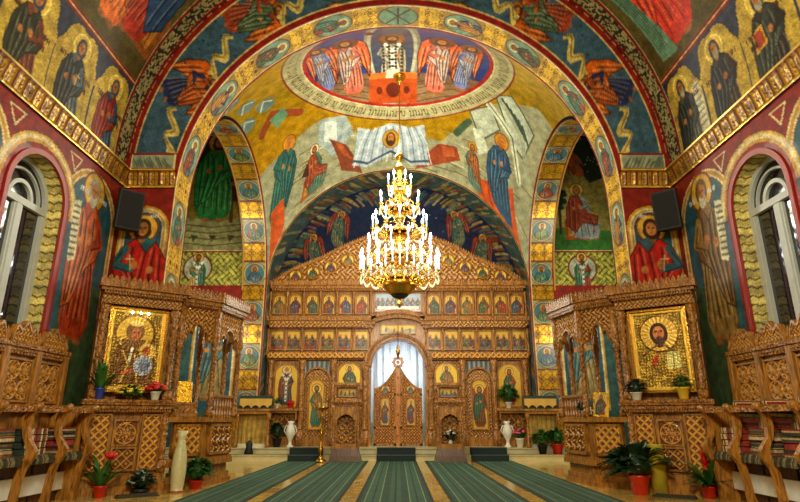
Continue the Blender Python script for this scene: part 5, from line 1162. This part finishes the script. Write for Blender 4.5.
for s_ in (-1, 1):
    r = thing('choir_stalls', ('row of carved wooden stalls with curved arm posts along the %s wall' % ('left' if s_ < 0 else 'right')), 'stalls', (s_ * 5.5, 10.3, 0), -s_ * PI / 2)
    d = 1 if s_ < 0 else -1   # local y grows towards the wall
    for k_ in range(5):
        x = -d * k_ * .8; mb = MB()
        # curved post drawn in local y/z: y 0 = front
        prof = [(0.06, 0), (.02, .15), (.0, .4), (-.04, .62), (-.13, .78), (-.15, .86), (-.1, .95), (-.03, 1.05), (.0, 1.2), (-.02, 1.36), (-.08, 1.46)]
        mb.M = Matrix.Translation((x, 0, 0)) @ Matrix(((0, 0, 1, 0), (1, 0, 0, 0), (0, 1, 0, 0), (0, 0, 0, 1)))
        w_ = [.08, .05, .045, .05, .065, .065, .05, .04, .045, .05, .07]
        pts = [(y + w, z) for (y, z), w in zip(prof, w_)] + [(y - w, z) for (y, z), w in list(zip(prof, w_))[::-1]]
        mb.prism(pts, -.045, .045); mb.build('arm_post', WOOD, r)
        mb = MB(); mb.bevbox(x - .05, x + .05, -.16, .6, 1.46, 1.53, .02); mb.ball((x, -.14, 1.5), .06, 8); mb.build('armrest', WOOD, r)
        mb = MB(); mb.box(x - .02, x + .02, .05, .56, .0, 1.46) if k_ == 0 else mb.box(x - .02, x + .02, .3, .56, .0, .8); mb.build('partition', WOOD, r)
    lo, hi = sorted((0, -d * 4 * .8)); lo -= .3 if d > 0 else 0; hi += .3 if d < 0 else 0
    mb = MB(); mb.bevbox(lo, hi, -.12, .0, 1.42, 1.5, .02); 
    mb.build('front_rail', WOOD_F, r)
    MB().box(lo, hi, .0, .56, .7, .75).build('seat', WOOD, r)
    MB().box(lo, hi, .3, .56, 0, .7).build('under_panel', WOOD_D, r)
    MB().bevbox(lo, hi, .22, .28, .18, .46, .02).build('heater_panel', m_plain('white_enamel', (226, 224, 212), .4), r)
    for k_ in range(4):
        xc = -d * (.4 + .8 * k_); side = 'left' if s_ < 0 else 'right'
        nth = ['nearest the shrine', 'second from the shrine', 'third from the shrine', 'furthest from the shrine'][k_]
        w0 = MB(Matrix.Identity(4)); wx = s_ * 5.5; 
        o = MB(); o.bevbox(-.34, .34, -.04, .44, 0, .035, .02)
        for j in range(24): a = -.33 + .66 * j / 23; o.tube([(a, -.04, .02), (a + .005, -.07, -.03), (a, -.065, -.09)], .008, 4)
        o = o.build('seat_mat', MAT_); o.location = (wx, 10.3 - (.4 + .8 * k_), .752); o.rotation_euler = (0, 0, -s_ * PI / 2)
        setp(o, 'fringed woven mat on the %s stalls, on the seat %s' % (side, nth), 'mat', 'fringed seat mats')
        cu = MB(); tl = [.0, .12, -.08, .05][k_]
        for j in range(4): z = .1 * j; q = .02 * (j % 2); cu.prism([(-.3 + q, .1), (-.26, .06 + q), (.26 - q, .06), (.3, .1), (.3, .4), (.27, .43), (-.27, .43), (-.3, .4)], z, z + .085)
        cu = cu.build('folded_rug', KM[(k_ + (s_ > 0)) % 3]); cu.location = (wx, 10.3 - (.4 + .8 * k_), .79); cu.rotation_euler = (0, 0, -s_ * PI / 2)
        setp(cu, 'pile of folded striped rug on the %s stalls, on the seat %s' % (side, nth), 'rug', 'folded striped rugs')
        if s_ > 0:
            pc = MB(Matrix.Rotation(.5, 4, 'Y')); pc.prism([(-.05, .1), (.05, .1), (.06, .5), (-.06, .5)], 0, .46)
            pc = pc.build('striped_cushion', KM[1]); pc.location = (wx, 10.3 - (.44 + .8 * k_), 1.17); pc.rotation_euler = (0, 0, -s_ * PI / 2)
            pc.location.z = .79 + .3881; setp(pc, 'tilted striped cushion on top of the folded rug, on the seat %s' % nth, 'cushion', 'tilted striped cushions')
# ================================================================ loudspeakers
for s_ in (-1, 1):
    r = thing('loudspeaker', ('black loudspeaker in the %s upper corner below the gilded cornice' % ('left' if s_ < 0 else 'right')), 'loudspeaker', (s_ * 5.84, 11.33, 5.62), -s_ * math.radians(42))
    M_ = Matrix.Rotation(.12, 4, 'X')
    MB(M_.copy()).prism([(-.25, -.2), (.25, -.2), (.27, -.12), (.16, .16), (-.16, .16), (-.27, -.12)], -.42, .42).build('cabinet', BLACK, r)
    g = MB(M_.copy()); g.box(-.22, .22, -.215, -.2, -.38, .38); g.build('grille', m_plain('dark_grille', (12, 12, 13), .8, 0, .2, 60, .4, 200), r)
    MB().tube([(0, .12, 0), (0, .46, .0)], .03, 8).build('bracket', BLACK, r)
# ================================================================ chandelier
ch = thing('chandelier', 'large gilded chandelier with tiers of white candle lights and crystals', 'chandelier', (0.05, 16.5, 0))
MB().tube([(0, 0, 9.55), (0, 0, 12.47)], .02, 6).lathe([(.02, 12.15), (.2, 12.42), (.22, 12.47)], n=14).build('chain', BRASS, ch, True)
prof = [(.005, 4.5), (.05, 4.55), (.1, 4.62), (.04, 4.7), (.06, 4.8), (.2, 4.86), (.36, 4.96), (.5, 5.12), (.56, 5.26), (.5, 5.32), (.34, 5.38), (.14, 5.48), (.1, 5.7), (.18, 5.85), (.34, 6.0), (.2, 6.15), (.1, 6.3), (.16, 6.5), (.26, 6.7), (.14, 6.9), (.08, 7.1), (.16, 7.3), (.22, 7.45), (.1, 7.65), (.07, 7.9), (.14, 8.05), (.17, 8.2), (.07, 8.4), (.05, 8.7), (.1, 8.85), (.18, 9.0), (.12, 9.15), (.05, 9.3), (.12, 9.42), (.14, 9.5), (.06, 9.6), (.01, 9.68)]
MB().lathe(prof, n=20).build('central_stem', BRASS, ch, True)
MB().ball((0, 0, 5.0), .3, 14, .8).build('dark_bowl', m_plain('dark_bronze', (70, 66, 60), .25, .8), ch, True)
TI = [(8.45, .36, 6, .34, 8.45), (7.75, .64, 8, .36, 7.7), (7.0, .84, 12, .4, 6.9), (6.2, .98, 12, .5, 6.1), (5.55, 1.2, 18, .62, 5.4), (5.6, .72, 10, .62, 5.4)]
def cp(o, parent):
    q = o.copy(); C.objects.link(q); q.parent = parent; return q
for ti, (zt, R_, n, hc, zr) in enumerate(TI):
    arm = MB()
    pts = [(.08, 0, zr - .05)] + [(R_ * t, 0, zr - .16 * math.sin(PI * t) - .02 + (zt - zr) * t) for t in (.3, .6, .85, 1)]
    arm.tube(pts, .022, 5); arm.lathe([(.015, -.06), (.07, -.01), (.085, .02), (.03, .03), (.03, .06)], (R_, 0, zt), 8); arm.ball((R_ * .55, 0, zr - .16), .05, 5)
    arm.tube([(R_ * .6, 0, zr - .16), (R_ * .75, 0, zr + .1), (R_ * .6, 0, zr + .2), (R_ * .45, 0, zr + .1)], .016, 4)
    arm = arm.build('arm', BRASS, ch, True)
    cr = MB(); L2 = 2 * PI / n; sp = [(R_ * math.cos(L2 * q / 8), R_ * math.sin(L2 * q / 8), zt - .05 - .16 * math.sin(PI * q / 8)) for q in range(9)]
    cr.tube(sp, .008, 4)
    for q in sp[::1]: cr.ball((q[0], q[1], q[2] - .03), .024, 4, 1.8)
    cr = cr.build('crystal_strand', CRYSTAL, ch)
    cdl = MB().lathe([(.022, .05), (.022, hc - .12), (.012, hc - .1)], n=7).build('candle', CANDLE, ch, True)
    bl = MB().lathe([(.012, hc - .1), (.034, hc - .03), (.03, hc + .02), (.012, hc + .07), (.001, hc + .1)], n=7).build('bulb', BULB, cdl, True)
    for k_ in range(n):
        a = 2 * PI * (k_ + .5 * (ti % 2)) / n
        A, K, D_ = (arm, cr, cdl) if k_ == 0 else (cp(arm, ch), cp(cr, ch), cp(cdl, ch))
        if k_: cp(bl, D_)
        A.rotation_euler = K.rotation_euler = (0, 0, a); D_.location = (R_ * math.cos(a), R_ * math.sin(a), zt)
    MB().lathe([(R_ * .5 - .03, -.06), (R_ * .5 + .03, -.06), (R_ * .5 + .03, 0), (R_ * .5 - .03, 0), (R_ * .5 - .03, -.06)], (0, 0, zr), 24).build('hoop', BRASS, ch, True)
# ================================================================ plants, pots and vases
def pot(r, R_, h, mat, name='pot'): MB().lathe([(R_ * .62, 0), (R_ * .68, .01), (R_ * .95, h * .85), (R_ * 1.05, h * .88), (R_ * 1.05, h), (R_ * .88, h), (R_ * .85, h * .86), (.01, h * .86)], n=16).build(name, mat, r, True)
def leaves(r, z, n, L_, wd, mat, up=1.0, dr=.5, name='leaves', R0=.02, seed=0):
    rs = random.Random(seed); mb = MB()
    for k_ in range(n):
        a = 2 * PI * k_ / n + rs.uniform(-.3, .3); s = rs.uniform(.6, 1.1); mb.blade((R0 * math.cos(a), R0 * math.sin(a), z), a, L_ * s, wd, dr * rs.uniform(.5, 1.3), 6, up * rs.uniform(.5, 1.2))
    mb.build(name, mat, r, True)
def bush(r, z, R_, H_, n, L_, wd, mat, seed=0):
    rs = random.Random(seed); mb = MB(); mb.ball((0, 0, z + H_ * .45), R_ * .5, 8, H_ / R_ * .8)
    for k_ in range(n):
        a = rs.uniform(0, 2 * PI); e = math.asin(rs.uniform(-.35, 1)); q = R_ * .55
        p = Vector((q * math.cos(a) * math.cos(e), q * math.sin(a) * math.cos(e), z + H_ * .45 + H_ * .45 * math.sin(e)))
        d = Vector((math.cos(a) * math.cos(e), math.sin(a) * math.cos(e), .35 + math.sin(e) * .6)).normalized(); t = Vector((-math.sin(a), math.cos(a), rs.uniform(-.4, .4))).normalized(); n_ = d.cross(t)
        l = L_ * rs.uniform(.7, 1.2); m = len(mb.v)
        for f, w in ((0, .1), (.35, 1), (.7, .75), (1, .02)):
            c_ = p + d * l * f - Vector((0, 0, 1)) * l * .45 * f * f; mb.v += [tuple(c_ + t * wd * w * .5 + n_ * wd * .12), tuple(c_), tuple(c_ - t * wd * w * .5 + n_ * wd * .12)]
        for i in range(3): b = m + 3 * i; mb.f += [(b, b + 1, b + 4, b + 3), (b + 1, b + 2, b + 5, b + 4)]
    mb.build('leaves', mat, r, True)
def blooms(r, cz, R_, n, mat, sz=.03, name='flowers', flat=.7, seed=1):
    rs = random.Random(seed); mb = MB()
    for k_ in range(n):
        a = rs.uniform(0, 2 * PI); q = R_ * math.sqrt(rs.random()); p = (q * math.cos(a), q * math.sin(a), cz + flat * R_ * (1 - (q / R_) ** 2) + rs.uniform(-.02, .02))
        for j in range(5): b = j * 1.257; mb.ball((p[0] + sz * .6 * math.cos(b), p[1] + sz * .6 * math.sin(b), p[2]), sz * .6, 5)
    mb.build(name, mat, r, True)['kind'] = 'stuff'
LZ = 1.672
def on_ledge(s_, x, y=-.06):
    a = -s_ * math.radians(35.8); return (s_ * 5.125 + x * math.cos(a) - y * math.sin(a), 11.1 + x * math.sin(a) + y * math.cos(a), LZ)
BLUE = m_plain('blue_glaze', (50, 70, 170), .25); YEL = m_plain('yellow_wrap', (226, 186, 50), .4); VASE = m_plain('ivory_ceramic', (206, 200, 150), .3, 0, .2, 14, .4, 30)
r = thing('potted_plant', 'green leafy plant in a blue pot on the left shrine ledge', 'plant', on_ledge(-1, -.56)); pot(r, .09, .2, BLUE); leaves(r, .16, 14, .5, .1, LEAF, 1.5, .25)
r = thing('flower_arrangement', 'low yellow flower arrangement below the mother and child icon', 'flowers', on_ledge(-1, -.06, -.08)); MB().lathe([(.08, 0), (.12, .04), (.11, .06), (.01, .05)], n=12).build('bowl', WOOD_D, r); bush(r, .04, .24, .2, 90, .14, .05, LEAF, 1); blooms(r, .12, .22, 34, FLOWER_Y, .04, flat=.6)
r = thing('potted_flowers', 'red flowers in a white pot on the left shrine ledge', 'flowers', on_ledge(-1, .42)); pot(r, .1, .16, WHITE); bush(r, .12, .16, .18, 60, .1, .05, LEAF, 2); blooms(r, .2, .16, 34, FLOWER_R, .045)
r = thing('potted_plant', 'bushy green plant in a white pot on the right shrine ledge', 'plant', on_ledge(1, -.5)); pot(r, .11, .15, WHITE); bush(r, .12, .2, .26, 120, .12, .05, LEAF_D, 3)
r = thing('potted_plant', 'green plant in a yellow wrapped pot on the right shrine ledge', 'plant', on_ledge(1, .34)); pot(r, .12, .22, YEL); bush(r, .18, .17, .22, 90, .12, .05, LEAF, 4)
def fl(px, py, z=0): pass
r = thing('potted_amaryllis', 'red flowering plant in a red pot on the floor before the left shrine', 'flowers', (-5.22, 10.6, 0)); pot(r, .12, .2, RED); leaves(r, .16, 18, .66, .09, LEAF, 1.3, .4, R0=.03); MB().tube([(0, 0, .16), (.06, 0, .5), (.12, -.02, .66)], .012, 5).build('flower_stalk', LEAF, r); 
mb = MB(); [mb.blade((.12, -.02, .62), k_ * 1.05, .15, .09, .3, 5, 1.0) for k_ in range(6)]; [mb.ball((.12 + .06 * math.cos(k_), -.02 + .06 * math.sin(k_), .7), .05, 6) for k_ in range(6)]; mb.build('flower', FLOWER_R, r, True)
r = thing('bouquet', 'dark round bouquet of small pale blooms on the floor by the left shrine', 'flowers', (-4.72, 11.08, 0)); MB().lathe([(.1, 0), (.17, .06), (.16, .1), (.01, .09)], n=14).build('bowl', BLACK, r); bush(r, .08, .26, .32, 160, .14, .06, LEAF_D, 5); blooms(r, .2, .22, 30, m_plain('grey_bloom', (150, 160, 140), .6), .03, flat=.9)
r = thing('floor_vase', 'tall slim ivory vase on the floor by the left cantor stand', 'vase', (-4.18, 11.42, 0)); MB().lathe([(.12, 0), (.13, .02), (.11, .04), (.12, .1), (.14, .4), (.13, .62), (.075, .9), (.07, .98), (.1, 1.1), (.09, 1.1), (.06, .98), (.01, .95)], n=18).build('vase_body', VASE, r, True); MB().lathe([(.15, 0), (.16, .03), (.01, .03)], n=16).build('saucer', m_plain('terracotta', (170, 84, 40), .6), r)
r = thing('potted_plant', 'small leafy plant in a red pot beside the ivory vase', 'plant', (-4.0, 11.95, 0)); pot(r, .15, .16, RED); bush(r, .14, .32, .4, 150, .18, .09, LEAF, 6)
r = thing('potted_plant', 'large dark green leafy plant in a red pot by the right cantor stand', 'plant', (4.43, 11.05, 0)); pot(r, .19, .34, m_plain('orange_red_glaze', (214, 54, 26), .3)); bush(r, .26, .5, .5, 90, .42, .2, LEAF_D, 7)
r = thing('floor_vase', 'yellow cylindrical vase behind the large dark leafy plant', 'vase', (4.78, 11.02, 0)); MB().lathe([(.14, 0), (.14, .85), (.15, .86), (.13, .86), (.12, .1), (.01, .1)], n=18).build('vase_body', m_plain('yellow_glaze', (206, 190, 60), .3), r, True)
r = thing('potted_bromeliad', 'red spiked bromeliad in a red pot on the floor before the right shrine', 'plant', (5.42, 10.55, 0)); pot(r, .14, .2, RED); leaves(r, .16, 34, .78, .09, LEAF, 1.0, .55, seed=2)
mb = MB(); mb.tube([(0, 0, .16), (0, 0, .55)], .02, 6); [mb.blade((0, 0, .5 + .05 * k_), k_ * 1.9, .16, .06, .1, 4, 1.2) for k_ in range(7)]; mb.tube([(0, 0, .55), (0, 0, .84)], .05, 6, .01); mb.build('flower_spike', FLOWER_R, r, True)
# doormats by the shrines
for s_ in (-1, 1):
    a = -s_ * math.radians(35.8); o = MB()
    o.bevbox(-.35, .35, -.14, .14, 0, .02, .02)
    for k_ in range(20): q = -.33 + .62 * k_ / 19; o.tube([(q, -.13, .02), (q + .05, 0, .045), (q, .13, .02)], .014, 5)
    o = o.build('door_mat', m_plain('dark_rope', (66, 58, 38), .9, 0, .4, 30)); o.location = (-4.62, 10.75, 0.0) if s_ < 0 else (4.84, 10.62, 0.0); o.rotation_euler = (0, 0, a)
    setp(o, 'dark coarse mat on the floor before the %s shrine' % ('left' if s_ < 0 else 'right'), 'mat')
# around the screen
P4 = .4
def sv(nm, lab, loc, **k): return thing(nm, lab, 'flowers', loc)
r = thing('potted_plant', 'green plant in a white pot on the left screen ledge', 'plant', (-4.38, 20.98, 1.702)); pot(r, .09, .16, WHITE); bush(r, .14, .16, .2, 60, .1, .05, LEAF, 8)
r = thing('potted_flowers', 'red flowers in a red pot on the left screen ledge', 'flowers', (-3.88, 20.98, 1.702)); pot(r, .12, .2, RED); blooms(r, .2, .12, 16, FLOWER_R, .035); leaves(r, .14, 14, .16, .05, LEAF, .8, .5)
r = thing('potted_flowers', 'large green plant in a white pot on the right screen ledge', 'flowers', (4.0, 20.98, 1.702)); pot(r, .12, .22, WHITE); bush(r, .2, .4, .6, 200, .2, .1, LEAF, 9)
def urn(x, y, lab, fm, seed):
    r = thing('flower_urn', lab, 'vase', (x, y, P4)); MB().lathe([(.11, 0), (.12, .04), (.06, .1), (.05, .22), (.13, .36), (.17, .52), (.12, .68), (.08, .78), (.13, .86), (.12, .86), (.01, .8)], n=14).build('urn', WHITE, r, True)
    for sx in (-1, 1): MB().tube([(sx * .13, 0, .4), (sx * .22, 0, .55), (sx * .16, 0, .7), (sx * .09, 0, .72)], .018, 6).build('handle', WHITE, r, True)
urn(-3.72, 20.35, 'white two-handled urn on the platform left of the left side door', None, 1)
urn(3.78, 20.35, 'white two-handled urn on the platform beside the pink flowers', None, 2)
r = thing('potted_flowers', 'pink and red flowers in a white pot beside the right urn', 'flowers', (4.2, 20.35, P4)); pot(r, .15, .3, WHITE); bush(r, .26, .24, .4, 80, .16, .07, LEAF, 13); blooms(r, .46, .24, 26, FLOWER_P, .045); blooms(r, .5, .2, 12, FLOWER_R, .045, 'red_flowers', seed=5)
r = thing('potted_plant', 'dark leafy plant in a dark pot on the platform under the left screen ledge', 'plant', (-4.2, 20.5, P4)); pot(r, .16, .3, BLACK); bush(r, .28, .36, .5, 140, .2, .1, LEAF_D, 10)
r = thing('potted_plant', 'leafy plant in a red pot before the right side table', 'plant', (5.35, 19.9, .2)); r.location.y = 19.9; pot(r, .2, .34, RED); bush(r, .3, .34, .5, 140, .22, .09, LEAF, 11)
r = thing('potted_plant', 'leafy plant in a dark pot before the right side table', 'plant', (4.85, 19.9, .2)); pot(r, .16, .3, BLACK); bush(r, .26, .34, .5, 140, .22, .09, LEAF, 12)
r = thing('oil_lantern', 'small black lantern before the left side table curtain', 'lantern', (-5.0, 20.15 - .1, .4)); r.location = (-5.0, 19.9, .2); MB().lathe([(.14, 0), (.16, .05), (.1, .2), (.12, .32), (.05, .42), (.01, .46)], n=10).build('lantern_body', BLACK, r, True); MB().tube([(-.09, 0, .36), (-.07, 0, .52), (.07, 0, .52), (.09, 0, .36)], .01, 5).build('handle', BLACK, r)
r = thing('potted_plant', 'small green plant with pink buds on the right cantor stand ledge', 'plant', (4.02, 12.62, 1.365)); pot(r, .06, .1, RED); bush(r, .08, .14, .24, 80, .1, .05, LEAF_D, 14)
r = thing('flower_garland', 'white lilies and dark leaves in the niche of the right kiosk', 'flowers', (1.7, 19.02 + .12, .565)); MB().lathe([(.06, 0), (.07, .03), (.05, .12), (.01, .1)], n=10).build('small_vase', WHITE, r); leaves(r, .1, 26, .5, .07, LEAF_D, 1.0, .4, seed=12); blooms(r, .3, .16, 12, WHITE, .04, 'lilies')
